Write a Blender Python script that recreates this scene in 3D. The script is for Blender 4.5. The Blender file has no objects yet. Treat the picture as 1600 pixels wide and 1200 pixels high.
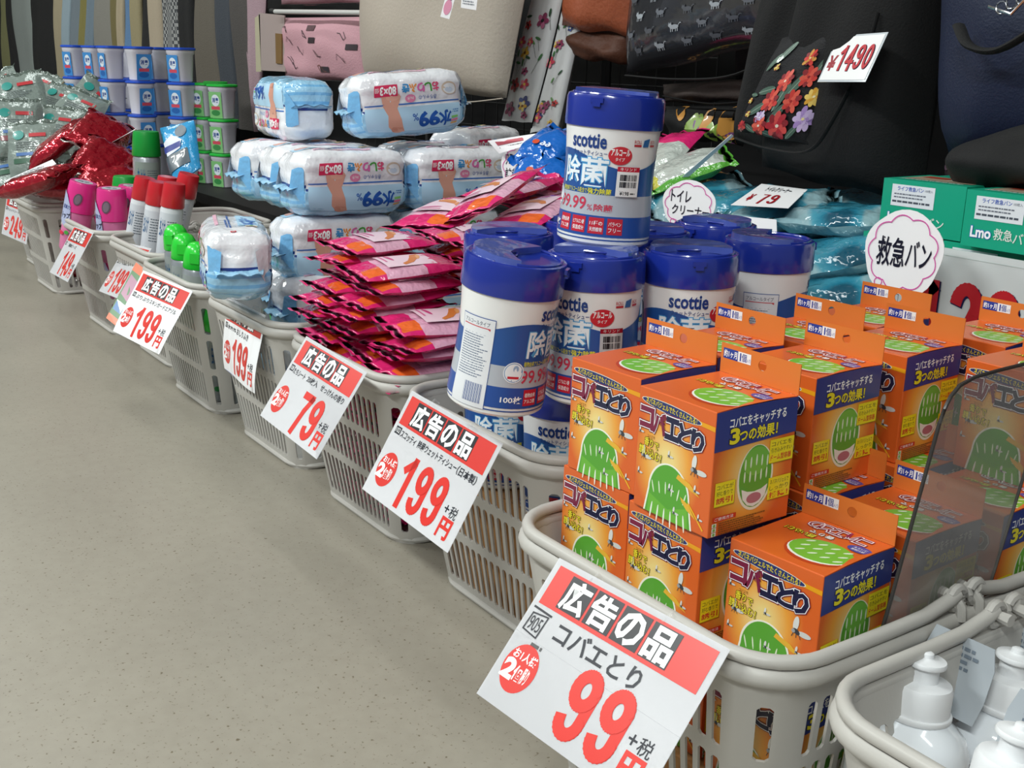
import bpy, bmesh, math, random
from mathutils import Vector, Matrix, Euler
from math import sin, cos, pi, radians as R

C = bpy.context.scene.collection
sc = bpy.context.scene
# ------------------------------------------------------------------ camera
F_PX, PITCH, ROLL, HEAD = 1778.0, R(15.84), R(1.59), 0.962
CAMPOS = Vector((0, 0, .664))
_fw = Vector((0, cos(PITCH), -sin(PITCH))); _rt = Vector((1, 0, 0)); _up = _rt.cross(_fw)
_Rt = _rt*cos(ROLL) + _up*sin(ROLL); _U = -_rt*sin(ROLL) + _up*cos(ROLL)
def _row(v): return Vector((cos(HEAD)*v.x - sin(HEAD)*v.y, sin(HEAD)*v.x + cos(HEAD)*v.y, v.z))
RT, UP, FW = _row(_Rt), _row(_U), _row(_fw)
cam = bpy.data.objects.new('camera', bpy.data.cameras.new('camera')); C.objects.link(cam)
cam.matrix_world = Matrix(((RT.x, UP.x, -FW.x, CAMPOS.x), (RT.y, UP.y, -FW.y, CAMPOS.y), (RT.z, UP.z, -FW.z, CAMPOS.z), (0, 0, 0, 1)))
cam.data.sensor_width = 36; cam.data.lens = F_PX/1600*36; cam.data.clip_start = .02
sc.camera = cam
def ray(px, py): return FW*F_PX + RT*(px-800) - UP*(py-600)
def at(px, py, D): return CAMPOS + ray(px, py)*(D/F_PX)          # survey: photo measurement -> point at distance D
def at_y(px, py, Y): d = ray(px, py); return CAMPOS + d*((Y-CAMPOS.y)/d.y)
def at_z(px, py, Z): d = ray(px, py); return CAMPOS + d*((Z-CAMPOS.z)/d.z)
def at_x(px, py, X): d = ray(px, py); return CAMPOS + d*((X-CAMPOS.x)/d.x)

# ------------------------------------------------------------------ world, light, exposure
w = bpy.data.worlds.new('world'); sc.world = w; w.use_nodes = True
w.node_tree.nodes['Background'].inputs[0].default_value = (.86, .93, 1, 1)
w.node_tree.nodes['Background'].inputs[1].default_value = .27
def area(name, loc, sx, sy, e, rot=(0, 0, 0), col=(.95, 1, .98)):
    l = bpy.data.lights.new(name, 'AREA'); l.shape = 'RECTANGLE'; l.size = sx; l.size_y = sy; l.energy = e; l.color = col
    o = bpy.data.objects.new(name, l); C.objects.link(o); o.location = loc; o.rotation_euler = rot; return o
for i, (y, z) in enumerate([(-1.5, 2.6), (.7, 2.6)]):
    for j, x in enumerate([-6.5, -4.1, -1.7, .7]):
        area('fluorescent_tube_light', (x, y, z), 1.2, .2, 74 if i == 0 else 9)
sc.view_settings.view_transform = 'Standard'; sc.view_settings.look = 'None'
sc.view_settings.gamma = 1; sc.view_settings.use_curve_mapping = False
sc.view_settings.exposure = 0.0

# ------------------------------------------------------------------ materials
def lin(h):
    h = h.lstrip('#'); c = [int(h[i:i+2], 16)/255 for i in (0, 2, 4)]
    return tuple((x/12.92 if x <= .04045 else ((x+.055)/1.055)**2.4) for x in c) + (1,)
MATS = {}
def mat(name, col, rough=.5, metal=0, coat=0, bump=0, bscale=60, var=0, vscale=8, alpha=1, trans=0, ior=1.45, spec=.5):
    if name in MATS: return MATS[name]
    m = bpy.data.materials.new(name); m.use_nodes = True; nt = m.node_tree; b = nt.nodes['Principled BSDF']
    b.inputs['Base Color'].default_value = lin(col); b.inputs['Roughness'].default_value = rough
    b.inputs['Metallic'].default_value = metal; b.inputs['Coat Weight'].default_value = coat; b.inputs['Coat Roughness'].default_value = .08
    b.inputs['Alpha'].default_value = alpha; b.inputs['Transmission Weight'].default_value = trans; b.inputs['IOR'].default_value = ior
    b.inputs['Specular IOR Level'].default_value = spec
    if bump or var:
        tc = nt.nodes.new('ShaderNodeTexCoord')
    if bump:
        n = nt.nodes.new('ShaderNodeTexNoise'); n.inputs['Scale'].default_value = bscale; n.inputs['Detail'].default_value = 3
        bp = nt.nodes.new('ShaderNodeBump'); bp.inputs['Strength'].default_value = bump; bp.inputs['Distance'].default_value = .01
        nt.links.new(tc.outputs['Object'], n.inputs['Vector']); nt.links.new(n.outputs[0], bp.inputs['Height']); nt.links.new(bp.outputs[0], b.inputs['Normal'])
        if coat: nt.links.new(bp.outputs[0], b.inputs['Coat Normal'])
    if var:
        n = nt.nodes.new('ShaderNodeTexNoise'); n.inputs['Scale'].default_value = vscale; n.inputs['Detail'].default_value = 4
        hs = nt.nodes.new('ShaderNodeHueSaturation'); hs.inputs['Color'].default_value = lin(col)
        mr = nt.nodes.new('ShaderNodeMapRange'); mr.inputs[3].default_value = 1-var; mr.inputs[4].default_value = 1+var
        mr.inputs[1].default_value = .3; mr.inputs[2].default_value = .7
        nt.links.new(tc.outputs['Object'], n.inputs['Vector']); nt.links.new(n.outputs[0], mr.inputs[0]); nt.links.new(mr.outputs[0], hs.inputs['Value']); nt.links.new(hs.outputs[0], b.inputs['Base Color'])
    MATS[name] = m; return m
def ink(col): return mat('ink_'+col, col, .35, coat=.25)     # printing ink

# ------------------------------------------------------------------ mesh building
class MB:
    def __init__(s): s.v = []; s.f = []; s.m = []; s.mats = []
    def mi(s, m):
        if m not in s.mats: s.mats.append(m)
        return s.mats.index(m)
    def add(s, vs, fs, m):
        k = len(s.v); i = s.mi(m); s.v += [tuple(v) for v in vs]
        for f in fs: s.f.append([a+k for a in f]); s.m.append(i)
    def box(s, a, b, m):
        x0, y0, z0 = a; x1, y1, z1 = b
        s.add([(x0,y0,z0),(x1,y0,z0),(x1,y1,z0),(x0,y1,z0),(x0,y0,z1),(x1,y0,z1),(x1,y1,z1),(x0,y1,z1)],
              [(0,3,2,1),(4,5,6,7),(0,1,5,4),(1,2,6,5),(2,3,7,6),(3,0,4,7)], m)
    def tube(s, pts, r, m, n=10, closed=False, flat=1.0, smooth=False):
        pts = [Vector(p) for p in pts]
        if smooth:
            q = [pts[0]]+pts+[pts[-1]]; out = []
            for i in range(1, len(q)-2):
                for k in range(6):
                    t = k/6; a_, b_, c_, d_ = q[i-1:i+3]; out.append(.5*((2*b_)+(c_-a_)*t+(2*a_-5*b_+4*c_-d_)*t*t+(3*b_-a_-3*c_+d_)*t**3))
            pts = out+[pts[-1]]
        N = len(pts); rings = []
        for i, p in enumerate(pts):
            t = (pts[(i+1) % N] - pts[i-1]) if closed else (pts[min(i+1, N-1)] - pts[max(i-1, 0)])
            t.normalize(); a = Vector((0, 0, 1)) if abs(t.z) < .9 else Vector((1, 0, 0))
            u = t.cross(a).normalized(); v = u.cross(t)
            rr = r[i] if isinstance(r, (list, tuple)) else r
            rings.append([p + u*cos(2*pi*k/n)*rr + v*sin(2*pi*k/n)*rr*flat for k in range(n)])
        vs = [q for g in rings for q in g]; fs = []
        for i in range(N if closed else N-1):
            for k in range(n):
                a, b = i*n+k, i*n+(k+1) % n; c, d = ((i+1) % N)*n+(k+1) % n, ((i+1) % N)*n+k
                fs.append((a, d, c, b))
        if not closed: fs += [tuple(range(n)), tuple(range((N-1)*n, N*n))[::-1]]
        s.add(vs, fs, m)
    def lathe(s, prof, m, n=40, sq=0, sx=1, sy=1, cx=0, cy=0):      # prof [(r,z)]; m material or fn(i)
        k0 = []
        for r, z in prof:
            ring = []
            for k in range(n):
                a = 2*pi*k/n; c, d = cos(a), sin(a)
                q = 1 if not sq else (abs(c)**sq+abs(d)**sq)**(-1/sq)
                ring.append((cx+r*c*q*sx, cy+r*d*q*sy, z))
            k0.append(ring)
        for i in range(len(prof)-1):
            mm = m(i) if callable(m) else m
            s.add(k0[i]+k0[i+1], [(k, (k+1) % n, n+(k+1) % n, n+k) for k in range(n)], mm)
        s.add(k0[0], [tuple(range(n))[::-1]], m(0) if callable(m) else m)
        s.add(k0[-1], [tuple(range(n))], m(len(prof)-2) if callable(m) else m)
    def mesh(s, name, smooth=True, merge=1e-5, angle=40):
        me = bpy.data.meshes.new(name); me.from_pydata(s.v, [], s.f)
        for m in s.mats: me.materials.append(m)
        for p, i in zip(me.polygons, s.m): p.material_index = i
        if merge:
            bm = bmesh.new(); bm.from_mesh(me); bmesh.ops.remove_doubles(bm, verts=bm.verts, dist=merge); bm.to_mesh(me); bm.free()
        if smooth:
            me.polygons.foreach_set('use_smooth', [True]*len(me.polygons))
            try: me.set_sharp_from_angle(angle=R(angle))
            except Exception: pass
        return me
    def build(s, name, parent=None, **k): return link(name, s.mesh(name, **k), parent)
def link(name, me, parent=None):
    o = bpy.data.objects.new(name, me); C.objects.link(o)
    if parent: o.parent = parent
    return o
def empty(name, loc=(0, 0, 0), rot=(0, 0, 0)):
    o = bpy.data.objects.new(name, None); C.objects.link(o); o.location = loc; o.rotation_euler = rot; o.empty_display_size = .02; return o
def tag(o, label=None, cat=None, group=None, kind=None):
    for k, v in (('label', label), ('category', cat), ('group', group), ('kind', kind)):
        if v: o[k] = v
    return o
def kids(o): return [c for c in bpy.data.objects if c.parent == o]
def copy_tree(o, parent=None, ks={}):
    c = o.copy(); C.objects.link(c); c.parent = parent
    if o not in ks: ks[o] = kids(o)
    for ch in ks[o]: copy_tree(ch, c)
    return c
class Proto:                       # first use hands out the original, later uses copy it with its parts
    def __init__(s, root): s.o = root; s.used = False
    def put(s, loc, rot, label, cat, group=None):
        o = copy_tree(s.o) if s.used else s.o
        s.used = True; o.location = loc; o.rotation_euler = rot; tag(o, label, cat, group); return o

# ------------------------------------------------------------------ flat print
_tc = {}
def glyphs(t, off=0):
    if (t, off) in _tc: return _tc[(t, off)]
    cu = bpy.data.curves.new('t', 'FONT'); cu.body = t; cu.resolution_u = 6 if t.isascii() and len(t) < 6 else 2; cu.offset = off
    o = bpy.data.objects.new('t', cu); C.objects.link(o); bpy.context.view_layer.update()
    dg = bpy.context.evaluated_depsgraph_get(); me = bpy.data.meshes.new_from_object(o.evaluated_get(dg))
    vs = [(v.co.x, v.co.y) for v in me.vertices]; fs = [tuple(p.vertices) for p in me.polygons]
    bpy.data.meshes.remove(me); bpy.data.objects.remove(o); bpy.data.curves.remove(cu)
    base = None
    if off:
        (bx, by) = glyphs(t, 0)[2]; bb = (bx, by)
    else:
        bb = ((min(v[0] for v in vs), max(v[0] for v in vs)), (min(v[1] for v in vs), max(v[1] for v in vs)))
    _tc[(t, off)] = (vs, fs, bb); return _tc[(t, off)]
class Art:                          # everything in mm, origin top-left, y down, then mapped to a surface
    def __init__(s, W, H): s.W = W; s.H = H; s.it = []
    def poly(s, pts, col, l=1): s.it.append((list(pts), [tuple(range(len(pts)))], ink(col) if isinstance(col, str) else col, l))
    def rect(s, x, y, w, h, col, l=1, sk=0): s.poly([(x+sk, y), (x+w+sk, y), (x+w, y+h), (x, y+h)], col, l)
    def ell(s, cx, cy, rx, ry, col, l=1, rot=0, n=24):
        s.poly([(cx+rx*cos(a)*cos(rot)-ry*sin(a)*sin(rot), cy+rx*cos(a)*sin(rot)+ry*sin(a)*cos(rot)) for a in [2*pi*i/n for i in range(n)]], col, l)
    def stroke(s, pts, wd, col, l=1):
        for qi, ((x0, y0), (x1, y1)) in enumerate(zip(pts, pts[1:])):
            dx, dy = x1-x0, y1-y0; L = math.hypot(dx, dy) or 1; nx, ny = -dy/L*wd/2, dx/L*wd/2; ex, ey = dx/L*wd*.3, dy/L*wd*.3
            s.poly([(x0+nx-ex, y0+ny-ey), (x1+nx+ex, y1+ny+ey), (x1-nx+ex, y1-ny+ey), (x0-nx-ex, y0-ny-ey)], col, l+qi*.04)
    def text(s, t, x, y, w, h, col, l=2, off=0, rot=0, flip=False):
        vs, fs, ((a0, a1), (b0, b1)) = glyphs(t, off)
        fx, fy = w/(a1-a0), h/(b1-b0); cx, cy = x+w/2, y+h/2; o = []
        for vx, vy in vs:
            px = (vx-a0)*fx - w/2; py = -((vy-b0)*fy - h/2)
            if flip: px, py = -px, -py
            o.append((cx+px*cos(rot)-py*sin(rot), cy+px*sin(rot)+py*cos(rot)))
        s.it.append((o, fs, ink(col), l))
    def otext(s, t, x, y, w, h, col, outs, l=2, off=.01, rot=0, flip=False):
        for i, (oc, oo) in enumerate(outs): s.text(t, x, y, w, h, oc, l+i*.4, oo, rot, flip)
        s.text(t, x, y, w, h, col, l+len(outs)*.4, off, rot, flip)
    def lines(s, x, y, w, n, dy, th, col, l=2, seed=1, ragged=.35):
        r = random.Random(seed)
        for i in range(n):
            xx = x; end = x+w*(1-ragged*r.random())
            while xx < end:
                d = min(r.uniform(.8, 3.2)*th, end-xx); s.rect(xx, y+i*dy, max(d, .1), th, col, l); xx += d+th*.5
    def build(s, name, parent, fn, step=None, mirror=False, lift=.00022):
        mb = MB()
        for pts, fs, m, l in s.it:
            if step:
                bm = bmesh.new(); bv = [bm.verts.new((p[0], p[1], 0)) for p in pts]
                for f in fs:
                    try: bm.faces.new([bv[i] for i in f])
                    except ValueError: pass
                for ax in (0, 1):
                    if step[ax] is None: continue
                    lo = min(p[ax] for p in pts); hi = max(p[ax] for p in pts); q = math.floor(lo/step[ax])*step[ax]+step[ax]
                    while q < hi:
                        n = [0, 0, 0]; n[ax] = 1; c = [0, 0, 0]; c[ax] = q
                        bmesh.ops.bisect_plane(bm, geom=bm.verts[:]+bm.edges[:]+bm.faces[:], plane_co=c, plane_no=n); q += step[ax]
                bm.verts.index_update(); pp = [(v.co.x, v.co.y) for v in bm.verts]; ff = [tuple(v.index for v in f.verts) for f in bm.faces]; bm.free()
            else: pp, ff = pts, fs
            mb.add([fn(x/1000, y/1000, l*lift) for x, y in pp], ff, m)
        return mb.build(name, parent, smooth=bool(step), merge=0)
# ------------------------------------------------------------------ common materials
GREY = mat('basket_plastic', '#b9b6b0', .42, bump=.02, bscale=400)
WHITE = mat('white_plastic', '#f1f1f0', .3, coat=.3)
CARD = mat('card_stock', '#f4f4f6', .5)
PAPER = ink('#f6f6f8')
BLACKM = mat('black_fabric', '#131314', .8, bump=.15, bscale=500)
CARDB = mat('cardboard', '#b98a58', .8, bump=.1, bscale=90)
CLEAR = mat('clear_film', '#ffffff', .12, trans=0, alpha=.12, coat=1)
flat_xz = lambda ox, oz, y=0: (lambda u, v, l: (ox+u, y-l, oz-v))

# ------------------------------------------------------------------ setting: floor, walls, shelf
def floor_mat():
    m = bpy.data.materials.new('vinyl_floor'); m.use_nodes = True; nt = m.node_tree; b = nt.nodes['Principled BSDF']; L = nt.links
    tc = nt.nodes.new('ShaderNodeTexCoord')
    def noise(sc_, d): n = nt.nodes.new('ShaderNodeTexNoise'); n.inputs['Scale'].default_value = sc_; n.inputs['Detail'].default_value = d; L.new(tc.outputs['Object'], n.inputs['Vector']); return n
    n1, n2, n3 = noise(3.2, 3), noise(210, 2), noise(55, 3)
    r1 = nt.nodes.new('ShaderNodeValToRGB'); r1.color_ramp.elements[0].position = .3; r1.color_ramp.elements[0].color = lin('#958f83'); r1.color_ramp.elements[1].position = .75; r1.color_ramp.elements[1].color = lin('#9d978a')
    L.new(n1.outputs[0], r1.inputs[0])
    r2 = nt.nodes.new('ShaderNodeValToRGB'); r2.color_ramp.elements[0].position = .28; r2.color_ramp.elements[0].color = lin('#b3a998'); r2.color_ramp.elements[1].position = .36; r2.color_ramp.elements[1].color = (1, 1, 1, 1)
    L.new(n2.outputs[0], r2.inputs[0])
    r3 = nt.nodes.new('ShaderNodeValToRGB'); r3.color_ramp.elements[0].position = .35; r3.color_ramp.elements[0].color = (.95, .945, .94, 1); r3.color_ramp.elements[1].position = .62; r3.color_ramp.elements[1].color = (1, 1, 1, 1)
    L.new(n3.outputs[0], r3.inputs[0])
    def mul(a, c): x = nt.nodes.new('ShaderNodeMix'); x.data_type = 'RGBA'; x.blend_type = 'MULTIPLY'; x.inputs[0].default_value = 1; L.new(a, x.inputs[6]); L.new(c, x.inputs[7]); return x.outputs[2]
    L.new(mul(mul(r1.outputs[0], r2.outputs[0]), r3.outputs[0]), b.inputs['Base Color'])
    b.inputs['Roughness'].default_value = .34; b.inputs['Specular IOR Level'].default_value = .35
    return m
mb = MB(); mb.box((-12, -4, -.05), (3, 3.2, 0), floor_mat()); tag(mb.build('floor', smooth=False), 'beige speckled vinyl shop floor in front of the baskets', kind='structure')
mb = MB(); mb.box((-12, 2.4, 0), (3, 2.45, 3), mat('dark_wall', '#1d1c1d', .9)); tag(mb.build('wall_back', smooth=False), 'dark wall behind the hanging bags', kind='structure')
mb = MB(); mb.box((-12.05, -4, 0), (-12, 3.2, 3), mat('pale_wall', '#8d8b86', .9)); tag(mb.build('wall_left', smooth=False), 'grey wall at the far left end', kind='structure')
mb = MB(); mb.box((-12, -4, 2.95), (3, 3.2, 3), mat('ceiling_board', '#e4e4e2', .9)); tag(mb.build('ceiling', smooth=False), 'white shop ceiling', kind='structure')
DK = mat('shelf_black', '#191919', .6)
sh = empty('display_shelf', (0, 1.2, 0)); tag(sh, 'low dark display shelf running behind the row of baskets', 'shelf')
mb = MB(); mb.box((-7.4, .01, .22), (.3, .62, .25), DK); mb.build('shelf_board', sh, smooth=False)
mb = MB(); mb.box((-7.4, .05, .02), (.3, .07, .22), DK); mb.build('kick_panel', sh, smooth=False)
for x in (-7.38, -4.8, -2.4, .26):
    mb = MB(); mb.box((x, .07, 0), (x+.03, .6, .22), DK); mb.build('leg', sh, smooth=False)

# ------------------------------------------------------------------ baskets
def rrect(hx, hy, r, nf=15, ns=21, nc=3):
    P = []
    def seg(a, b, n):
        for i in range(n): P.append((a[0]+(b[0]-a[0])*i/n, a[1]+(b[1]-a[1])*i/n))
    def arc(cx, cy, a0, n):
        for i in range(n): a = a0+pi/2*i/n; P.append((cx+r*cos(a), cy+r*sin(a)))
    seg((-hx+r, -hy), (hx-r, -hy), nf); arc(hx-r, -hy+r, -pi/2, nc); seg((hx, -hy+r), (hx, hy-r), ns); arc(hx-r, hy-r, 0, nc)
    seg((hx-r, hy), (-hx+r, hy), nf); arc(-hx+r, hy-r, pi/2, nc); seg((-hx, hy-r), (-hx, -hy+r), ns); arc(-hx+r, -hy+r, pi, nc)
    return P
BH = .25
def make_basket():
    root = empty('shopping_basket')
    NF, NS, NC = 15, 21, 3
    def ring(z):
        t = z/BH; return rrect(.126+.038*t, .178+.042*t, .032+.010*t, NF, NS, NC)
    zs = [0, .018, .082, .092, .152, .162, .216, .25]; slotrow = {1, 3, 5}
    kinds = (['s']*NF + ['c', 's', 'c'] + ['s']*NS + ['c', 's', 'c'])*2
    N = len(kinds); mb = MB(); rg = {z: ring(z) for z in zs}
    def pt(i, a, z):
        P = rg.get(z) or rg.setdefault(z, ring(z)); p, q = P[i % N], P[(i+1) % N]; return (p[0]+(q[0]-p[0])*a, p[1]+(q[1]-p[1])*a, z)
    for k in range(len(zs)-1):
        z0, z1 = zs[k], zs[k+1]
        for i in range(N):
            if k in slotrow and kinds[i] == 's':
                a0, a1 = .2, .8; r = .0035
                mb.add([pt(i, 0, z0), pt(i, a0, z0+r), pt(i, a0, z1-r), pt(i, 0, z1)], [(0, 1, 2, 3)], GREY)
                mb.add([pt(i, 1, z0), pt(i, 1, z1), pt(i, a1, z1-r), pt(i, a1, z0+r)], [(0, 1, 2, 3)], GREY)
                mb.add([pt(i, 0, z1), pt(i, a0, z1-r), pt(i, a0+.15, z1-r*.25), pt(i, a1-.15, z1-r*.25), pt(i, a1, z1-r), pt(i, 1, z1)], [(0, 1, 2, 3, 4, 5)], GREY)
                mb.add([pt(i, 1, z0), pt(i, a1, z0+r), pt(i, a1-.15, z0+r*.25), pt(i, a0+.15, z0+r*.25), pt(i, a0, z0+r), pt(i, 0, z0)], [(0, 1, 2, 3, 4, 5)], GREY)
            else:
                mb.add([pt(i, 0, z0), pt(i, 1, z0), pt(i, 1, z1), pt(i, 0, z1)], [(0, 1, 2, 3)], GREY)
    me = mb.mesh('wall', smooth=False)
    o = link('slotted_body', me, None); sm = o.modifiers.new('s', 'SOLIDIFY'); sm.thickness = .0024; sm.offset = 0
    bpy.context.view_layer.update(); m2 = bpy.data.meshes.new_from_object(o.evaluated_get(bpy.context.evaluated_depsgraph_get()))
    o.modifiers.clear(); o.data = m2; o.parent = root
    m2.polygons.foreach_set('use_smooth', [True]*len(m2.polygons)); m2.set_sharp_from_angle(angle=R(35))
    mb = MB(); P = rrect(.127, .177, .045, 4, 4, 5); mb.add([(x, y, .004) for x, y in P]+[(x, y, .007) for x, y in P], [tuple(range(len(P)))[::-1], tuple(range(len(P), 2*len(P)))], GREY); mb.build('base_plate', root, smooth=False)
    mb = MB(); mb.tube([(x, y, .006) for x, y in rrect(.130, .180, .046, 4, 4, 6)], .0045, GREY, 8, True); mb.build('foot_ring', root)
    mb = MB(); P = [(x, y, .243) for x, y in rrect(.1675, .2225, .052, 4, 5, 8)]; mb.tube(P, .0062, GREY, 10, True, flat=1.25); mb.build('rim', root)
    for s in (-1, 1):
        P = []
        hx, hy, r = .1660, .2205, .052
        P += [(-hx, -.012, .266), (-hx, -.022, .262), (-hx, -.05, .2565)]
        P += [(-hx, -.09, .2555), (-hx, -hy+r, .2555)]
        P += [(-hx+r-r*cos(a), -hy+r-r*sin(a), .2555) for a in [pi/2*i/7 for i in range(1, 8)]]
        Q = [(-x, y, z) for x, y, z in P[::-1]]
        pts = [(x, y*-s, z) for x, y, z in P+[(0, -hy, .2555)]+Q]
        if s < 0: pts = [(x, -y*1, z) for x, y, z in [(a, -b, c) for a, b, c in pts]]
        mb = MB(); mb.tube(pts, .0058, GREY, 10)
        for sx in (-1, 1):
            c = Vector((sx*.1660, .012*s*(1 if s > 0 else 1)*(1), .262))
            c.y = (-.012 if pts[0][1] < 0 else .012)
            mb.tube([c+Vector((0, .0085*cos(a), .0085*sin(a))) for a in [2*pi*i/12 for i in range(12)]], .0042, GREY, 8, True)
        hd = mb.build('handle', root)
        for sx in (-1, 1):
            mb = MB(); y = -.012 if pts[0][1] < 0 else .012
            mb.tube([(sx*.1725, y, .245), (sx*.171, y, .256), (sx*.166, y, .262), (sx*.152, y, .262)], [.0045, .0045, .004, .0052], GREY, 8); mb.build('pivot_pin', hd)
    return root
BK = Proto(make_basket())
BASK = [  # right edge X, front Y, label
 ('G', -.463, .5515, 'grey slotted basket full of orange fly trap boxes'),
 ('H', -.098, .553, 'grey basket of white bottles in the bottom right corner'),
 ('F', -.885, .672, 'grey slotted basket holding the blue lidded wipe canisters'),
 ('E', -1.247, .676, 'grey slotted basket under the pile of pink wipe packs'),
 ('D', -1.602, .676, 'grey slotted basket under the blue and white baby wipe bundles'),
 ('C', -1.957, .670, 'grey slotted basket with green capped spray cans'),
 ('R', -2.316, .706, 'half hidden grey basket with red capped spray cans'),
 ('B', -2.675, .688, 'grey slotted basket with pink capped cans'),
 ('A', -3.24, .688, 'grey slotted basket full of shiny red pouches'),
 ('Z', -3.62, .74, 'leftmost grey basket standing behind the 249 sign')]
BC = {}
for k, xr, yf, lab in BASK:
    xc, yc = xr-.1775, yf+.2285; BC[k] = (xc, yc)
    BK.put((xc, yc, 0), (0, 0, 0), lab, 'basket', 'shopping baskets standing in a row')

# ------------------------------------------------------------------ heavy condensed numerals
def _arc(cx, cy, rx, ry, a0, a1, n=12): return [(cx+rx*cos(R(a0+(a1-a0)*i/n)), cy+ry*sin(R(a0+(a1-a0)*i/n))) for i in range(n+1)]
DIG = {'9': [_arc(.5, .48, .3, .31, 0, 360, 20), [(.8, .48)]+_arc(.5, 1.12, .3, .3, 0, 170)],
 '0': [_arc(.5, .8, .3, .62, 0, 360, 28)], '7': [[(.08, .19), (.86, .19)], [(.82, .19), (.6, .7), (.45, 1.55)]],
 '1': [[(.2, .52), (.62, .2)], [(.62, .12), (.62, 1.55)]], '4': [[(.66, 1.58), (.66, .12), (.14, 1.08), (.96, 1.08)]],
 '2': [_arc(.5, .5, .3, .33, 190, 370)+[(.66, .85), (.25, 1.4), (.9, 1.4)]]}
def digit(a, ch, x, y, w_, h_, col, l=1, wt=.33):
    for pl in DIG[ch]:
        P = [(x+p*w_, y+q/1.6*h_) for p, q in pl]; a.stroke(P, wt*w_, col, l)
        for pi_, p in enumerate(P[1:-1]): a.ell(p[0], p[1], wt*w_*.5, wt*w_*.5, col, l+1.2+pi_*.02, 0, 12)
# ------------------------------------------------------------------ price cards
def price_card(name_lines, price, limit, code, loc, rot, label, bend=0, thin=None):
    W, H = 182, 128; a = Art(W, H)
    a.rect(0, 0, W, H, PAPER, 0); a.rect(6, 5, 170, 35, '#d9362d', 1)
    for i, ch in enumerate('広告の品'):
        x = 24+i*30.5; a.rect(x, 7.5, 28, 29, '#26262b', 2); a.text(ch, x+2, 9.5, 24, 25, '#ffffff', 3, .035)
    for (t, x, y, w_, h_) in name_lines: a.text(t, x, y, w_, h_, '#20222c', 1.5, .02)
    if code == '905':
        a.stroke([(5, 44), (26, 45)], 1.8, '#20222c', 2); a.stroke([(7, 49), (24, 47), (23, 66), (6, 64), (7, 49)], 1.3, '#20222c', 2)
        a.text('905', 8.5, 50.5, 13, 12, '#20222c', 2, .0); a.lines(22, 70, 13, 1, 3, 3, '#555555', 1, 2, 0)
        a.stroke([(0, 68), (182, 71)], .35, '#c9c9ce', 1)
    else:
        a.rect(6, 43, 11, 9, '#20222c', 1.5); a.text(code, 7.3, 44.6, 8.4, 5.6, '#ffffff', 2)
    if limit:
        a.ell(25, 93, 18, 20.5, '#d9362d', 1, n=40)
        a.text('お1人様', 12, 79, 26, 8, '#ffffff', 2, .02); a.text('2', 10, 89, 11, 15, '#ffffff', 2, .05)
        a.text(limit[0], 22, 91, 9, 12, '#ffffff', 2, .03); a.text(limit[1:], 31.5, 90, 6, 15 if len(limit) < 3 else 13, '#ffffff', 2, .02)
    n = len(price); x0 = {2: 76, 3: 50}[n]; w_ = {2: 68, 3: 92}[n]
    for i, ch in enumerate(price):
        cw = w_/n; digit(a, ch, x0+i*cw+1.5, 61, cw-3, 61, '#dc3126')
    a.text('+', 146, 86, 8, 8, '#20222c', 1, .01); a.text('税', 156, 84, 13, 13, '#20222c', 1, .008)
    a.text('円', 150, 99, 19, 21, '#dc3126', 1, .04)
    def fn(u, v, l, back=False):
        x = u-.091; y = -l
        if bend: y += -bend*math.sin(v/.128*2.6)*1.0*(v/.128)+bend*.6*cos(u/.182*pi*1.1)*(v/.128); 
        return (x, y, -v)
    root = empty('price_sign', loc, rot); tag(root, label, 'sign', 'price signs hung on the basket rims')
    a.build('printed_front', root, fn, step=(30, 16) if bend else None)
    mb = MB(); nx, nz = (8, 8) if bend else (1, 1)
    g = [[fn(.182*i/nx, .128*j/nz, 0) for i in range(nx+1)] for j in range(nz+1)]
    fr = [p for r_ in g for p in r_]; bk = [(x, y+.0006, z) for x, y, z in fr]; q = nx+1
    mb.add(fr, [(j*q+i, (j+1)*q+i, (j+1)*q+i+1, j*q+i+1) for i in range(nx) for j in range(nz)], CARD)
    mb.add(bk, [(j*q+i, j*q+i+1, (j+1)*q+i+1, (j+1)*q+i) for i in range(nx) for j in range(nz)], CARD)
    mb.add([fr[-q], fr[-1], bk[-1], bk[-q]], [(0, 3, 2, 1)], mat('card_edge_blue', '#5560a8', .5)); mb.build('card', root)
    for tx in (.03, -.05): mb = MB(); mb.tube([(tx, -.001, -.006), (tx, .004, .004), (tx, .012, .002)], .0012, CLEAR, 6); mb.build('tape', root)
    return root
price_card([('コバエとり', 38, 44, 92, 17)], '99', '個限り', '905', (-.5963, .5398, .2676), (-.7083, .0208, .09), 'white price sign with handwritten 905 and a big red 99')
price_card([('スコッティ', 19, 45, 32, 8), ('除菌ウェットティシュー', 56, 44, 78, 9), ('（日本製）', 136, 44, 36, 10)], '199', '個限り', '102', (-1.0169, .6335, .2866), (-.5127, .0659, .0305), 'white 199 price sign in front of the blue lidded canisters')
price_card([('たちシート', 19, 45, 36, 8), ('20枚入', 62, 44, 32, 9), ('せっけんの香り', 104, 44, 66, 9)], '79', '個限り', '108', (-1.3474, .6493, .281), (-.5819, .0486, .0027), 'white price sign with red 79 below the pink packs')
price_card([('水99.9%', 19, 45, 42, 8), ('おしりふき', 66, 44, 60, 10)], '199', '個限り', '103', (-1.768, .6894, .2635), (-.0775, -.0119, -.0228), 'curled 199 price sign hanging straight down under the baby wipes', bend=.012)
price_card([('ぷりぷり', 19, 45, 50, 8), ('スキンガードエアゾル', 72, 44, 96, 9)], '199', '本限り', '106', (-2.063, .6565, .2578), (-.5352, .0624, .183), 'white 199 price sign below the green capped spray cans', bend=.004)
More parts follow.
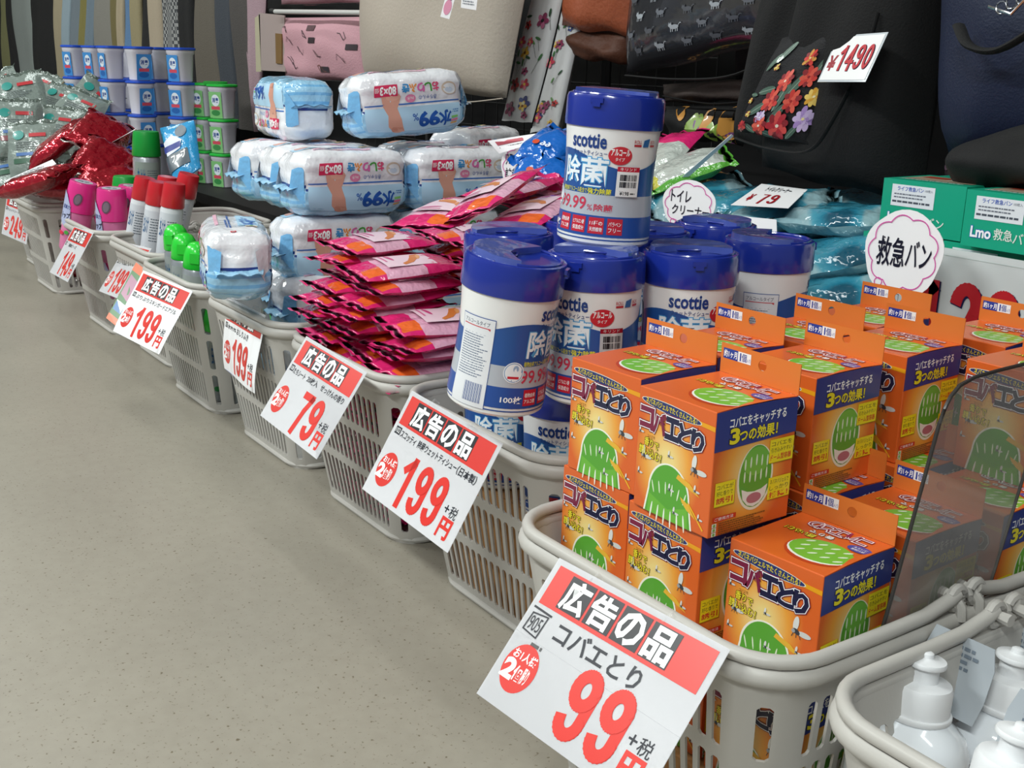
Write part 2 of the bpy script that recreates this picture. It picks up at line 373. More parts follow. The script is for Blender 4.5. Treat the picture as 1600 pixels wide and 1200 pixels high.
price_card([('シューズ消臭スプレー', 19, 45, 96, 8)], '199', '個限り', '107', (-2.54, .750, .247), (-.6155, -.0751, -.0128), 'price sign half hidden behind another sign and a green pack')
price_card([('消臭ビーズ', 40, 45, 70, 8)], '149', '', '104', (-2.7688, .6911, .2579), (-.5505, -.0387, -.0166), 'white price sign with red 149 under the pink capped cans')
price_card([('ウェットシート詰替', 19, 45, 110, 8)], '249', '個限り', '105', (-3.5811, .7201, .2450), (-.2170, .0488, .1705), 'white price sign with red 249 at the far left')

# ------------------------------------------------------------------ fly trap boxes
def trap_mat():
    m = bpy.data.materials.new('printed_orange_carton'); m.use_nodes = True; nt = m.node_tree; b = nt.nodes['Principled BSDF']; L = nt.links
    tc = nt.nodes.new('ShaderNodeTexCoord'); sp = nt.nodes.new('ShaderNodeSeparateXYZ'); L.new(tc.outputs['Object'], sp.inputs[0])
    def mth(op, a, c=None):
        n = nt.nodes.new('ShaderNodeMath'); n.operation = op
        for i, x in enumerate((a, c)):
            if x is None: continue
            if isinstance(x, (int, float)): n.inputs[i].default_value = x
            else: L.new(x, n.inputs[i])
        return n.outputs[0]
    # printed radial gradients: one on the front panel, one on the side panel
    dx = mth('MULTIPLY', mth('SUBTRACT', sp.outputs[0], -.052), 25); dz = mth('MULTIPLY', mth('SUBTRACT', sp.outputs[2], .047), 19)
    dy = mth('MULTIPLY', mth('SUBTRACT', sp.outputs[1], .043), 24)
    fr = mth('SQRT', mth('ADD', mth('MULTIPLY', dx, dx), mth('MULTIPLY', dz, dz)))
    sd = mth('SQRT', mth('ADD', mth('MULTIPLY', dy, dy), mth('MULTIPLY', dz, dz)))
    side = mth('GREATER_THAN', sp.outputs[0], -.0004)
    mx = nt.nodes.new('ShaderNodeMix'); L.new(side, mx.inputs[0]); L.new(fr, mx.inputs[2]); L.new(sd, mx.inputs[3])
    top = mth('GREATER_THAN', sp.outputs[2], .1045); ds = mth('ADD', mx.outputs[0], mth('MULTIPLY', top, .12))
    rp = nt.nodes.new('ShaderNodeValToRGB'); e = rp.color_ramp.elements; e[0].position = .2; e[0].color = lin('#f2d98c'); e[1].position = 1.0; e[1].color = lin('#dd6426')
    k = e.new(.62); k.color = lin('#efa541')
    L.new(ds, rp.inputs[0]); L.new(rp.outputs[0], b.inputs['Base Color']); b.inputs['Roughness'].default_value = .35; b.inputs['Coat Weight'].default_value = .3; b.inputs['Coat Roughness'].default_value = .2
    return m
TRAP = trap_mat(); ORG = mat('orange_card', '#dc7a34', .4, coat=.2)
BW, BD, BHt = .089, .0925, .105
def fly(a, cx, cy, s, l=3):
    a.ell(cx-s*.1, cy-s*.75, s*.3, s*.75, '#dfe1dc', l, .15, 14); a.ell(cx+s*.85, cy+s*.05, s*.75, s*.28, '#d3d5d2', l, 0, 14)
    a.ell(cx, cy, s*.42, s*.25, '#3c4048', l+.3, .4, 14); a.ell(cx-s*.32, cy+s*.02, s*.2, s*.2, '#9fa3a6', l+.6, 0, 12)
    for q in (-.3, 0, .3): a.stroke([(cx+q*s, cy+.2*s), (cx+q*s*1.6, cy+.6*s)], s*.07, '#3c4048', l)
def dome(a, cx, top, bot, hw, l=1):
    pts = []
    for i in range(25):
        t = i/24; ang = pi-pi*t; pts.append((cx+hw*cos(ang), top+hw*1.15-hw*1.15*sin(ang)))
    pts = [(cx-hw*1.18, bot)]+pts+[(cx+hw*1.18, bot)]
    big = [(cx+(x-cx)*1.07, y-1.4) for x, y in pts]; big[0] = (big[0][0], bot); big[-1] = (big[-1][0], bot)
    a.poly(big, '#f3f3e4', l); a.poly(pts, '#59a636', l+.5)
    a.poly([(cx-hw*1.05, bot), (cx-hw*1.0, top+hw*1.3), (cx, top+hw*1.65), (cx+hw*1.0, top+hw*1.3), (cx+hw*1.05, bot)], '#6cb73c', l+.7)
    for i in range(6):
        x = cx+(i-2.5)*hw*.34; a.ell(x, top+hw*2.0+abs(i-2.5)*-.8, .9, hw*.33, '#eef5e6', l+1, (i-2.5)*-.06, 12); a.ell(x*.96+cx*.04, top+hw*.85+abs(i-2.5)*1.5, .7, hw*.24, '#dff0d0', l+1, (i-2.5)*.12, 12)
def make_trap():
    root = empty('fly_trap_box'); mb = MB(); w_, d, h = BW, BD, BHt
    # carton: origin = bottom front right corner; the lid's right edge is arched outwards like the printed panel
    mb.box((-w_, 0, 0), (0, d, h), TRAP)
    mb.add([(0, .001, h), (0, d*.3, h+.0012), (0, d*.7, h+.0012), (0, d-.001, h), (-.01, d*.5, h)], [(4, 0, 1), (4, 1, 2), (4, 2, 3)], TRAP)
    o = mb.build('carton', root, smooth=False)
    bv = o.modifiers.new('b', 'BEVEL'); bv.width = .0008; bv.segments = 2
    # hang tab with its hole
    mb = MB(); tw, th = w_, .026; hx, hz, r = -w_*.46, h+.0155, .0045; n = 20
    for yy, fl in ((d-.0004, 0), (d+.0003, 1)):
        hole = [(hx+r*cos(2*pi*i/n), yy, hz+r*sin(2*pi*i/n)) for i in range(n)]
        out = []
        for i in range(n):
            c, s_ = cos(2*pi*i/n), sin(2*pi*i/n)
            tx = ((0-hx)/c if c > 0 else (-w_-hx)/c) if abs(c) > 1e-6 else 9; tz = ((h+th-hz)/s_ if s_ > 0 else (h-hz)/s_) if abs(s_) > 1e-6 else 9
            t = min(tx, tz); out.append((hx+c*t, yy, hz+s_*t))
        # add true corners
        mb.add(hole+out, [((i+1) % n, i, n+i, n+(i+1) % n) if fl == 0 else (i, (i+1) % n, n+(i+1) % n, n+i) for i in range(n)], ORG)
        for cx_, cz_ in ((0, h+th), (-w_, h+th), (0, h), (-w_, h)):
            k = sorted(range(n), key=lambda i: (out[i][0]-cx_)**2+(out[i][2]-cz_)**2)[:6]
            ks = sorted(k); best = None
            for i in range(n):
                j = (i+1) % n
                p, q = out[i], out[j]
                if (abs(p[0]-cx_) < 1e-6) != (abs(q[0]-cx_) < 1e-6) and (abs(p[2]-cz_) < 1e-6) != (abs(q[2]-cz_) < 1e-6) and (abs(p[0]-cx_) < 1e-6 or abs(q[0]-cx_) < 1e-6) and (abs(p[2]-cz_) < 1e-6 or abs(q[2]-cz_) < 1e-6):
                    mb.add([p, q, (cx_, yy, cz_)], [(0, 1, 2)], ORG)
    mb.build('hang_tab', root, smooth=False, merge=1e-6)
    a = Art(89, 105)     # front
    a.poly([(89, 12), (89, 16), (72, 15), (60, 12), (72, 11.5)], '#e9a21c', 1)
    for q in range(1): a.stroke([(3+80*i/14, 48+((i/14)**1.6)*52) for i in range(6, 15)], 1.5, '#f0b62a', 1.2)
    a.ell(39, 11.5, 35.5, 4.6, '#e9e2cf', 1.6, .055); a.ell(39, 11.5, 34.5, 4, '#26356f', 2, .055)
    a.text('ネバネバジェルでたくさんとれる！', 9, 8.8, 60, 5, '#e9d22e', 3, .02, .055)
    for i, ch in enumerate('コバエとり'):
        x = 4+i*15.2; y = 16.5+i*.9; wd = 15 if i < 4 else 13
        a.text(ch, x, y, wd, 17, '#7d2143', 3+i*.02, .11); a.text(ch, x, y, wd, 17, '#ffffff', 4+i*.02, .08)
        a.text(ch, x, y, wd, 17, '#7d2143' if i < 2 else '#1c2042', 5, .05)
    a.text('コバエを', 13, 38.5, 9, 2.6, '#6a3a10', 3)
    a.otext('香りで', 10, 42, 17, 7, '#f3e23a', [('#2c2208', .07)], 3, .02, .08); a.otext('誘い込む！', 4, 50.5, 27, 7.5, '#f3e23a', [('#2c2208', .07)], 3, .02, .1)
    dome(a, 42, 58, 105, 23, 1)
    a.poly([(52, 62), (66, 66), (78, 74), (66, 71), (50, 66)], '#e9b53a', 3); a.poly([(56, 80), (66, 84), (75, 94), (64, 89), (58, 84)], '#e9b53a', 3)
    for x, y, s in ((70, 53, 8.5), (10, 58, 6), (40, 50, 3.2), (43, 78, 3.5), (72, 70, 3.5), (50, 96, 3.5), (5, 74, 3), (78, 92, 3), (4, 38, 3)): fly(a, x, y, s)
    pf = a.build('front_print', root, lambda u, v, l: (-BW+u, -.0002-l, BHt-v), lift=.00012)
    a = Art(92.5, 105)   # right side
    a.poly([(0, .5), (30, -.6), (62, -.6), (92.5, .5), (92.5, 30), (0, 33)], '#2b3c86', 1)
    a.text('コバエをキャッチする', 15, 7, 64, 8.5, '#ffffff', 3, .02); a.otext('3', 17, 16.5, 9, 12, '#f0e12c', [('#141a40', .08)], 2, .04); a.otext('つの効果！', 27, 18, 43, 10.5, '#f0e12c', [('#141a40', .07)], 2, .03)
    a.ell(49, 62, 20.5, 28, '#f3efd6', 1, n=36); a.ell(49, 61, 18.5, 26.5, '#5ba737', 1.5, n=36); a.ell(49, 48, 15, 12, '#74bb48', 1.8)
    for i in range(5):
        a.ell(49+(i-2)*6.3, 47+abs(i-2)*1.2, .9, 5, '#e6f3da', 2.4, 0, 10); a.ell(49+(i-2)*6.3, 61-abs(i-2)*.6, .9, 5, '#e6f3da', 2.4, 0, 10)
    a.poly([(34, 70), (41, 73), (49, 74), (57, 73), (64, 70), (62, 79), (56, 85), (49, 87), (42, 85), (36, 79)], '#f1ece2', 2.6); a.ell(49, 79.5, 8.5, 4.5, '#b9737e', 3)
    for x, y, w_, h_, t1, t2, t3 in ((63, 33, 28, 20, 'コバエを', '引き込みやすい', 'ドーム型容器'), (4, 59, 22, 20, 'コバエが', '好む香りで', '誘引'), (65, 66, 26, 19, 'ネバネバジェルで', 'しっかり', '捕獲！')):
        a.rect(x+.6, y+.6, w_, h_, '#a58a1c', 3.2); a.rect(x, y, w_, h_, '#f2e024', 3.6)
        a.text(t1, x+2, y+2, w_-4, 4, '#2a2a2a', 4); a.text(t2, x+2, y+7.4, w_-4, 4, '#2a2a2a', 4); a.text(t3, x+2, y+13, w_-4, 5, '#cf2d2d', 4, .02)
    a.rect(4, 88, 26, 4, '#cf3a24', 2); a.text('ご使用方法', 6, 88.6, 21, 2.8, '#ffffff', 3)
    for i in range(3): a.rect(3.5, 93.3+i*3.8, 5, 3.3, '#dfe8d5', 2); a.ell(6, 95+i*3.8, 1.3, 1.3, '#6fae4d', 3, 0, 10)
    a.lines(11, 93.6, 58, 6, 1.9, 1.0, '#7a5426', 2, 4)
    a.build('side_print', root, lambda u, v, l: (.0002+l, u, BHt-v), lift=.00012)
    a = Art(89, 92.5)    # top, reading from behind
    a.ell(60, 60, 28, 23, '#c2431d', 1); a.ell(60, 58, 27, 21.5, '#f6f6ea', 1.5); a.ell(60, 56.5, 26.5, 20.5, '#79bd3a', 2)
    for i in range(4):
        for j in range(3): a.ell(43+i*11+j*2, 46+j*10-i*.8, 1.3, 4.2, '#e2f2d2', 3, .7, 10)
    for i, ch in enumerate('コバエとり'[::-1]):
        x = 20+i*11; a.text(ch, x, 8, 11, 13, '#a02a5c', 3+i*.02, .1, flip=True); a.text(ch, x, 8, 11, 13, '#ffffff', 3.5, .06, flip=True); a.text(ch, x, 8, 11, 13, '#7d2143', 4.2, .01, flip=True)
    a.otext('香りで', 30, 26, 22, 6, '#ffffff', [('#5a4a10', .06)], 3, .02, flip=True); a.otext('誘い込む！', 12, 34, 28, 7, '#f3e63a', [('#5a4a10', .07)], 3, .02, flip=True)
    a.ell(77, 30, 10.5, 6.5, '#3a4aa0', 3.4); a.text('コバエを', 71, 27, 12, 3, '#ffffff', 4, flip=True); a.text('誘引捕獲', 71, 31, 12, 3, '#ffffff', 4, flip=True)
    a.build('top_print', root, lambda u, v, l: (-BW+u, BD-v, BHt+.0013+l) if False else (-BW+u, BD-v, BHt+.0002+l), lift=.00012)
    a = Art(89, 26)
    a.rect(3, 4, 17, 9, '#2a3f9a', 1); a.text('約1ヶ月', 4, 5.4, 15, 6, '#ffffff', 2, .02); a.rect(20, 4, 15, 9, '#f2f2f2', 1); a.rect(22.3, 5, 1.5, 7, '#2a3f9a', 2); a.text('個', 24.6, 5, 5.4, 7, '#2a3f9a', 2, .01); a.text('入り', 30.4, 8, 4, 3.6, '#2a3f9a', 2)
    a.build('tab_print', root, lambda u, v, l: (-BW+u, BD-.0005-l, BHt+.026-v), lift=.00012)
    return root
TB = Proto(make_trap())
tz = lambda i: .0925+.1055*i       # resting heights of the three layers
TR = [(-.595, .6075, 2, .0116, 'large orange fly trap box on the top layer, nearest to the camera'),
 (-.6245, .7545, 2, .045, 'orange fly trap box directly behind the nearest top layer box'),
 (-.634, .8900, 2, .06, 'orange fly trap box third in the right hand column of the top layer'),
 (-.612, 1.012, 2, .02, 'orange fly trap box at the back of the right hand column, before the 129 board'),
 (-.6970, .6187, 2, .06, 'orange fly trap box at the front left of the top layer'),
 (-.7201, .7300, 2, .05, 'orange fly trap box second in the left hand column of the top layer'),
 (-.7171, .8405, 2, .032, 'orange fly trap box third in the left hand column of the top layer'),
 (-.7291, .9658, 2, .0428, 'orange fly trap box furthest back beside the blue packs'),
 (-.4999, .6353, 1, .09, 'orange fly trap box in front of the clear panel, one layer lower'),
 (-.5044, .7490, 1, .03, 'orange fly trap box partly hidden behind the clear panel edge'),
 (-.5000, .8620, 1, .02, 'orange fly trap box seen hazily through the clear panel'),
 (-.5150, .9400, 2, .02, 'orange fly trap box at the top right above the clear panel'),
 (-.604, .6107, 1, .0116, 'orange fly trap box in the middle layer under the nearest top box'),
 (-.7040, .6187, 1, .05, 'orange fly trap box in the middle layer at the front left corner'),
 (-.606, .7520, 1, .04, 'orange fly trap box hidden in the middle layer, second row'),
 (-.606, .8840, 1, .04, 'orange fly trap box hidden in the middle layer, third row'),
 (-.606, .9900, 1, .0, 'orange fly trap box hidden in the middle layer, back row of the right column'),
 (-.710, .7350, 1, .04, 'orange fly trap box hidden in the middle layer, left column second row'),
 (-.710, .8500, 1, .04, 'orange fly trap box hidden in the middle layer, left column third row'),
 (-.710, .9700, 1, .03, 'orange fly trap box hidden in the middle layer, left column back row'),
 (-.500, .9700, 1, .0, 'orange fly trap box under the top right one at the back'),
 (-.5050, .6250, 0, .02, 'orange fly trap box seen through the basket slots at the right corner'),
 (-.6020, .6250, 0, .0, 'orange fly trap box seen through the basket slots beside the 99 sign'),
 (-.6990, .6250, 0, .0, 'orange fly trap box behind the basket slots at the left'),
 (-.5050, .7300, 0, .0, 'orange fly trap box low in the basket on the right side, second row'),
 (-.5050, .8350, 0, .0, 'orange fly trap box low in the basket on the right side, third row'),
 (-.5050, .9400, 0, .0, 'orange fly trap box low in the basket on the right side, fourth row'),
 (-.6060, .7300, 0, .0, 'orange fly trap box low in the basket centre, second row'),
 (-.6060, .8350, 0, .0, 'orange fly trap box low in the basket centre, third row'),
 (-.6060, .9400, 0, .0, 'orange fly trap box low in the basket centre, fourth row'),
 (-.7040, .7300, 0, .0, 'orange fly trap box low in the basket left, second row'),
 (-.7040, .8350, 0, .0, 'orange fly trap box low in the basket left, third row'),
 (-.7040, .9400, 0, .0, 'orange fly trap box low in the basket left, fourth row')]
for x, y, lv, yw, lab in TR: TB.put((x, y, tz(lv)), (0, 0, yw), lab, 'box', 'orange fly trap boxes')
def carton(x, y, w_, d, z0, z1, lab):
    root = empty('cardboard_filler', (x, y, z0)); tag(root, lab, 'box'); mb = MB(); h = z1-z0
    mb.box((-w_/2, -d/2, 0), (w_/2, d/2, h), CARDB); mb.build('carton', root, smooth=False)
    mb = MB()
    for s in (-1, 1): mb.box((-w_/2, -.001 if s < 0 else .002, h), (w_/2, -.001-.04 if s < 0 else .042, h+.0015), CARDB)
    mb.build('flap', root, smooth=False)
carton(BC['G'][0], BC['G'][1], .232, .33, .0075, .0910, 'brown cardboard tray raising the orange boxes inside the basket')
# ------------------------------------------------------------------ wipe canisters
BLU = mat('lid_blue', '#1b2f93', .22, coat=.5); BLF = mat('lid_blue_film_sheen', '#4a5cab', .3, coat=1, bump=.25, bscale=30)  # flap blue is lightened: ceiling reflection on the film put into the colour
CB = '#25559c'
def canister_r(z):
    pts = [(0, .046), (.004, .0505), (.012, .0512), (.05, .0485), (.085, .048), (.115, .0502), (.126, .0512)]
    for (z0, r0), (z1, r1) in zip(pts, pts[1:]):
        if z <= z1: return r0+(r1-r0)*max(0, (z-z0))/(z1-z0)
    return pts[-1][1]
def make_canister():
    root = empty('wipe_canister'); mb = MB()
    zs = [0, .002, .004, .012, .022, .035, .05, .065, .085, .1, .115, .1245]
    mb.lathe([(canister_r(z)-(.001 if z == 0 else 0), z) for z in zs], WHITE, 48); mb.build('body', root)
    # lid with bowl shaped top, raised rim and front catch
    mb = MB(); mb.lathe([(.0515, .124), (.0528, .1245), (.0532, .130), (.0528, .1535), (.0515, .1572), (.0490, .158), (.0475, .1573), (.030, .1556), (.004, .1562)], BLU, 48); lid = mb.build('lid', root)
    mb = MB()
    P = [(.046*cos(R(t)), .046*sin(R(t)), .1580) for t in range(195, 346, 10)]
    mb.tube(P, .0018, BLU, 8); mb.tube([(-.044, .012, .1575), (-.02, .004, .1578), (.0, .0, .1582), (.02, .004, .1578), (.044, .012, .1575)], .0013, BLU, 6); mb.build('lid_ridge', lid)
    # hinged half of the lid stands a little proud, with a scooped front edge
    P = [(.0455*cos(R(t)), .0455*sin(R(t))) for t in range(-20, 201, 10)]+[(-.030, -.006), (-.012, .004), (.006, .004), (.026, -.006)]
    mb = MB(); k_ = len(P); mb.add([(x, y, .1560) for x, y in P]+[(x*.975, y*.975, .1630+.0015*(y > .02)) for x, y in P], [tuple(range(k_))[::-1], tuple(range(k_, 2*k_))]+[(i, (i+1) % k_, k_+(i+1) % k_, k_+i) for i in range(k_)], BLF); mb.build('hinged_flap', lid, angle=30)
    mb = MB(); mb.box((-.007, -.0552, .1495), (.007, -.0515, .1545), BLU); mb.box((-.0045, -.056, .1455), (.0045, -.052, .1495), BLU); cat = mb.build('catch', lid, smooth=False)
    # label
    def cyl(u, v, l): z = .1245-v; a = u/.0500; r = canister_r(z)+.0003+l; return (r*sin(a), -r*cos(a), z)
    a = Art(314, 124)
    H = 157
    sw = [(-H, 36)]+[(-H+i*H*2/48, 33+9*sin(i*.26)) for i in range(49)]
    a.poly(sw+[(H, 69), (-H, 69)], CB, 1); a.rect(-H, 69, 2*H, 22, '#b9bfc8', 1); a.rect(-H, 91, 2*H, 22, '#2450a0', 1); a.rect(-H, 115.5, 2*H, 1.4, '#2450a0', 1)
    a.build('label', root, cyl, step=(7, 11), lift=.0001)
    a = Art(100, 124)
    a.text('scottie', -29, 7, 42, 14, '#1b3f86', 2, .028); a.text('ウェットティシュー', -27, 24, 42, 5, '#1b3f86', 2, .01)
    a.otext('除', -40, 31.5, 24, 28, '#f4fbff', [('#57a8dd', .05)], 3, .018); a.otext('菌', -14, 31.5, 31, 29, '#f4fbff', [('#57a8dd', .05)], 3, .018)
    a.ell(29, 27, 13, 9.5, '#cf2b3a', 4, 0, 30); a.text('アルコール', 19, 20.5, 20, 6.5, '#ffffff', 5, .03); a.text('タイプ', 24, 29, 10, 3.6, '#ffffff', 5, .01)
    a.text('植物由来アルコール配合で', -42, 63.2, 38, 5.2, '#e9e23a', 4.6, .008); a.text('強力除菌', -3, 62.6, 26, 6.4, '#e9e23a', 4.6, .02)
    a.text('99.99', -44, 73, 40, 13, '#cc3a55', 3, .012); a.text('%', -2, 80, 6, 6, '#cc3a55', 3, .0); a.text('除菌', 6, 79, 20, 7.5, '#cc3a55', 3, .02)
    for i, (t1, t2) in enumerate((('植物由来', 'アルコ液'), ('ヒアルロン酸', '保湿成分'), ('11種の', '天然植物'), ('パラベン', 'フリー'))):
        x = -38+i*20; a.rect(x, 93, 16.5, 17, '#cc2338', 3); a.text(t1, x+1.5, 96.5, 13.5, 4.5, '#ffffff', 4, .01); a.text(t2, x+1.5, 103, 13.5, 4.5, '#ffffff', 4, .01)
    a.text('ROLL', 43, 10, 9, 3.6, '#c0303c', 2); a.rect(43, 14.5, 9, 2.2, '#c0303c', 2); a.poly([(55, 10), (63, 8), (62, 17), (54, 17)], '#2d6aa8', 2); a.text('BOX', 65, 10, 8, 3.6, '#c0303c', 2); a.rect(65, 14.5, 8, 2.2, '#c0303c', 2)
    # lower roundel and count on the flank
    a.ell(-52, 95-20, 11, 11, '#f3f5f8', 4, 0, 30); a.ell(-52, 75, 10, 10, '#7b9cc4', 4.3, 0, 30); a.ell(-52, 75, 9.2, 9.2, '#f3f5f8', 4.6, 0, 30); a.rect(-58, 79, 12, 2.5, '#cc2338', 5); a.ell(-50, 71, 3, 3.6, '#9ab2d0', 5)
    a.text('100枚', -62, 100, 22, 7, '#ffffff', 4, .02)
    a.build('label_print', root, cyl, step=(5, 11), lift=.00012)
    a = Art(100, 124)     # information panel on the left flank
    a.rect(-119, 24, 42, 93, '#2a4f96', 3); a.rect(-118.4, 24.8, 40.8, 92, '#e9ebef', 3.4); a.rect(-116, 34, 34, 4, '#cc4450', 4); a.text('アルコールタイプ', -115, 28, 32, 4.6, '#33405c', 4)
    a.lines(-115, 41, 34, 18, 2.6, 1.0, '#6b7890', 4, 3)
    for i in range(22): a.rect(-102+i*.95, 92, .5 if i % 3 else .2, 20, '#2a4f96', 4)
    a.build('info_panel', root, cyl, step=(5, 11), lift=.00012)
    return root
CAN = Proto(make_canister())
def shelf_label(parent, ang, z0, r):
    a = Art(40, 40)
    a.rect(0, 0, 25, 5, '#c8203a', 1); a.rect(0, 5, 25, 26, '#f5f5f5', 1); a.text('キリンド', 3, .8, 18, 3.2, '#ffffff', 2)
    rr = random.Random(5); x = 3.5
    for i in range(22): wd = rr.choice((.3, .5, .8)); a.rect(x, 8, wd, 6.5, '#33333a', 2); a.rect(x, 15.5, wd, 6, '#33333a', 2); x += .85
    a.text('¥198', 4.5, 25.5, 10, 4, '#33333a', 2, .02); a.lines(16, 27, 6, 1, 2, 1.5, '#555555', 2)
    return a.build('price_sticker', parent, lambda u, v, l: ((r+l)*sin(ang+u/.05), -(r+l)*cos(ang+u/.05), z0-v), step=(5, None), lift=.0001)
FG = 'blue lidded wet wipe canisters'
YAW = R(52)     # turned so that the front of the label looks along the row
fz0 = .1535
def can(px, py, D, zb, yaw, lab, lean=(0, 0), st=False):
    # lean = degrees towards image-left and towards the aisle side, about the base
    p = at(px, py, D); l_, t_ = lean
    m = Matrix.Rotation(R(l_), 3, Vector((.82, -.57, 0))) @ Matrix.Rotation(R(t_), 3, Vector((.57, .82, 0))) @ Matrix.Rotation(yaw, 3, 'Z')
    o = CAN.put((p.x, p.y, zb), m.to_euler(), lab, 'canister', FG)
    if st: shelf_label(o, R(31), .0865, .0512)
    return o
can(941, 372, 1.262, .4745, R(29), 'blue lidded wipe canister standing alone on top of the others', (-3, 0), True)
can(922, 600, 1.245, .3135, R(29), 'blue lidded wipe canister directly under the topmost one', (0, 0), True)
can(772, 645, 1.20, .3195, R(131), 'blue lidded wipe canister leaning at the front left, showing its text panel', (-7, 3))
can(1066, 590, 1.275, .3135, R(57), 'blue lidded wipe canister right of the double stack, behind the clear film edge')
can(1186, 560, 1.38, .3135, R(150), 'blue lidded wipe canister furthest right, next to the light blue packs')
can(790, 560, 1.375, .3135, R(70), 'blue lidded wipe canister behind the leaning one')
can(1000, 545, 1.415, .3135, R(60), 'blue lidded wipe canister mostly hidden behind the topmost canister')
can(1105, 530, 1.50, .3135, R(10), 'blue lidded wipe canister whose lid shows between two front canisters')
can(905, 520, 1.48, .3135, R(30), 'blue lidded wipe canister hidden at the back behind the stack')
fx, fy = BC['F']
for i, (dx, dy, lab) in enumerate([(.062, -.125, 'lower wipe canister with its lid showing just above the basket rim'), (-.062, -.128, 'lower wipe canister under the leaning one, seen through the slots'),
        (.078, -.008, 'lower wipe canister in the second row, seen through the side slots'), (-.055, -.01, 'lower wipe canister hidden in the middle of the basket'), (.07, .108, 'lower wipe canister at the back right inside the basket'), (-.055, .105, 'lower wipe canister at the back left inside the basket')]):
    o = CAN.put((fx+dx, fy+dy, fz0), (0, 0, R(48+i*9)), lab, 'canister', FG)
    if i < 3: shelf_label(o, R(31), .0865, .0512)
carton(fx, fy, .235, .335, .0075, .1525, 'brown cardboard box at the bottom of the canister basket')

# ------------------------------------------------------------------ soft packs
def foil(name, col, rough=.25, metal=.0, bump=.5, bs=35): return mat(name, col, rough, metal, .6, bump, bs)
def pillow(name, w_, l, t, matf, seed=0, nx=12, ny=20, seal=.012, puff=.5, wr=.0011, parent=None, sway=0):
    r = random.Random(seed); ph = [r.uniform(0, 6.28) for _ in range(8)]
    mb = MB(); n2 = nx+1
    def P(i, j, s):
        u = -1+2*i/nx; y = -l/2+l*j/ny; e = min(1, max(0, (l/2-abs(y)-seal)/(l*.28)))
        prof = (max(0, 1-abs(u)**2.6)**puff)*(sin(e*pi/2)**.6 if e > 0 else 0)
        nz = wr*(sin(u*7+ph[0]+y*60)*sin(y*90+ph[1])+.7*sin(u*15+ph[2]-y*40)) * (1.4-e)
        flap = wr*1.6*sin(u*9+ph[3]+(1 if y > 0 else 0)*2) if e <= 0 else 0
        x = u*w_/2*(1-.05*(1-e)*(-1 if e <= 0 else 1)) + wr*.8*sin(y*70+ph[4])
        return (x, y+wr*sin(u*8+ph[5]), t/2+s*prof*t/2+nz*(1 if prof else .5)+flap+sway*sin(y/l*3+ph[6])*t)
    T = [P(i, j, 1) for j in range(ny+1) for i in range(n2)]; B = [P(i, j, -1) for j in range(ny+1) for i in range(n2)]
    for s, V in ((1, T), (-1, B)):
        by = {}
        for j in range(ny):
            for i in range(nx):
                m = matf(-1+2*(i+.5)/nx, (j+.5)/ny, s)
                q = (j*n2+i, j*n2+i+1, (j+1)*n2+i+1, (j+1)*n2+i)
                by.setdefault(m, []).append(q if s > 0 else q[::-1])
        k = len(mb.v); mb.v += V
        for m, qs in by.items():
            mi = mb.mi(m)
            for q in qs: mb.f.append([a+k for a in q]); mb.m.append(mi)
    return mb.build(name, parent, merge=2e-5, angle=70)
def rot_of(ax, ay, az): return Euler((ax, ay, az), 'XYZ')

# pink wipe packs
PK = foil('pink_film', '#dc2a72', .2); PKD = foil('deep_pink_film', '#c01c58', .2); OR = foil('orange_print_film', '#ee6b2c', .2); LIL = foil('pale_pink_film', '#e2adc5', .18, bump=.7)
def pink_mat(u, v, s):
    if v < .05 or v > .95: return PK
    if s > 0:
        if v < .27: return OR if (u > .1 and .1 < v < .27 and u < .8) else PK
        if v > .62: return PK
        return LIL
    return PK if abs(u) > .5 or v < .4 else LIL
def make_pink(seed):
    root = empty('wipe_pack'); f = pillow('film_wrap', .098, .175, .021, pink_mat, seed, parent=root, sway=.12)
    a = Art(100, 175)
    a.poly([(16+10*0, 52), (80, 52), (80, 128), (16, 128)], '#f0d3e0', 1)
    a.poly([(22, 120), (34, 112), (52, 108), (68, 96), (76, 80), (70, 78), (60, 90), (44, 99), (28, 106)], '#d9803c', 2); a.ell(40, 112, 15, 5, '#e8a466', 1.6, -.35); a.ell(36, 70, 16, 3, '#cf4a86', 2, .1)
    a.rect(22, 58, 34, 3, '#d96a9a', 2)
    def top(u, v, l):
        x = u-.05; y = v-.0875; e = min(1, max(0, (.0875-abs(y)-.012)/(.049))); pr = (max(0, 1-abs(x/.049)**2.6)**.5)*(sin(e*pi/2)**.6 if e > 0 else 0)
        return (x, y, .0105+pr*.0105+.0014+l)
    a.build('printed_panel', root, top, step=(10, 12), lift=.0003)
    return root
PKP = [Proto(make_pink(s)) for s in (3, 8, 21)]
ex, ey = BC['E']; rr = random.Random(11); kk = 0
colname = ['left', 'middle', 'right']
ords = ['lowest', 'second', 'third', 'fourth', 'fifth', 'sixth', 'seventh', 'eighth', 'ninth', 'tenth', 'eleventh']
PG = 'pink wipe packs piled in one basket'
for c in range(3):
    for row in range(2):
        top = (11, 10, 7)[c] if row == 0 else (11, 11, 10)[c]
        for k in range(1, top):
            if row == 1 and k < 7: continue
            z = .190+k*.0192+.003*row
            x = ex-.104+c*.108+rr.uniform(-.009, .009); y = ey-.118+row*.19+rr.uniform(-.016, .016)+(.0 if k < 8 else .02)
            PKP[kk % 3].put((x, y, z), (R(rr.uniform(-3, 3)), R(rr.uniform(-4, 4)), R(rr.uniform(-9, 9))),
                f"pink wipe pack, {ords[k-1]} visible layer of its pile in the {colname[c]} {'front' if row == 0 else 'back'} stack", 'wipe pack', PG); kk += 1
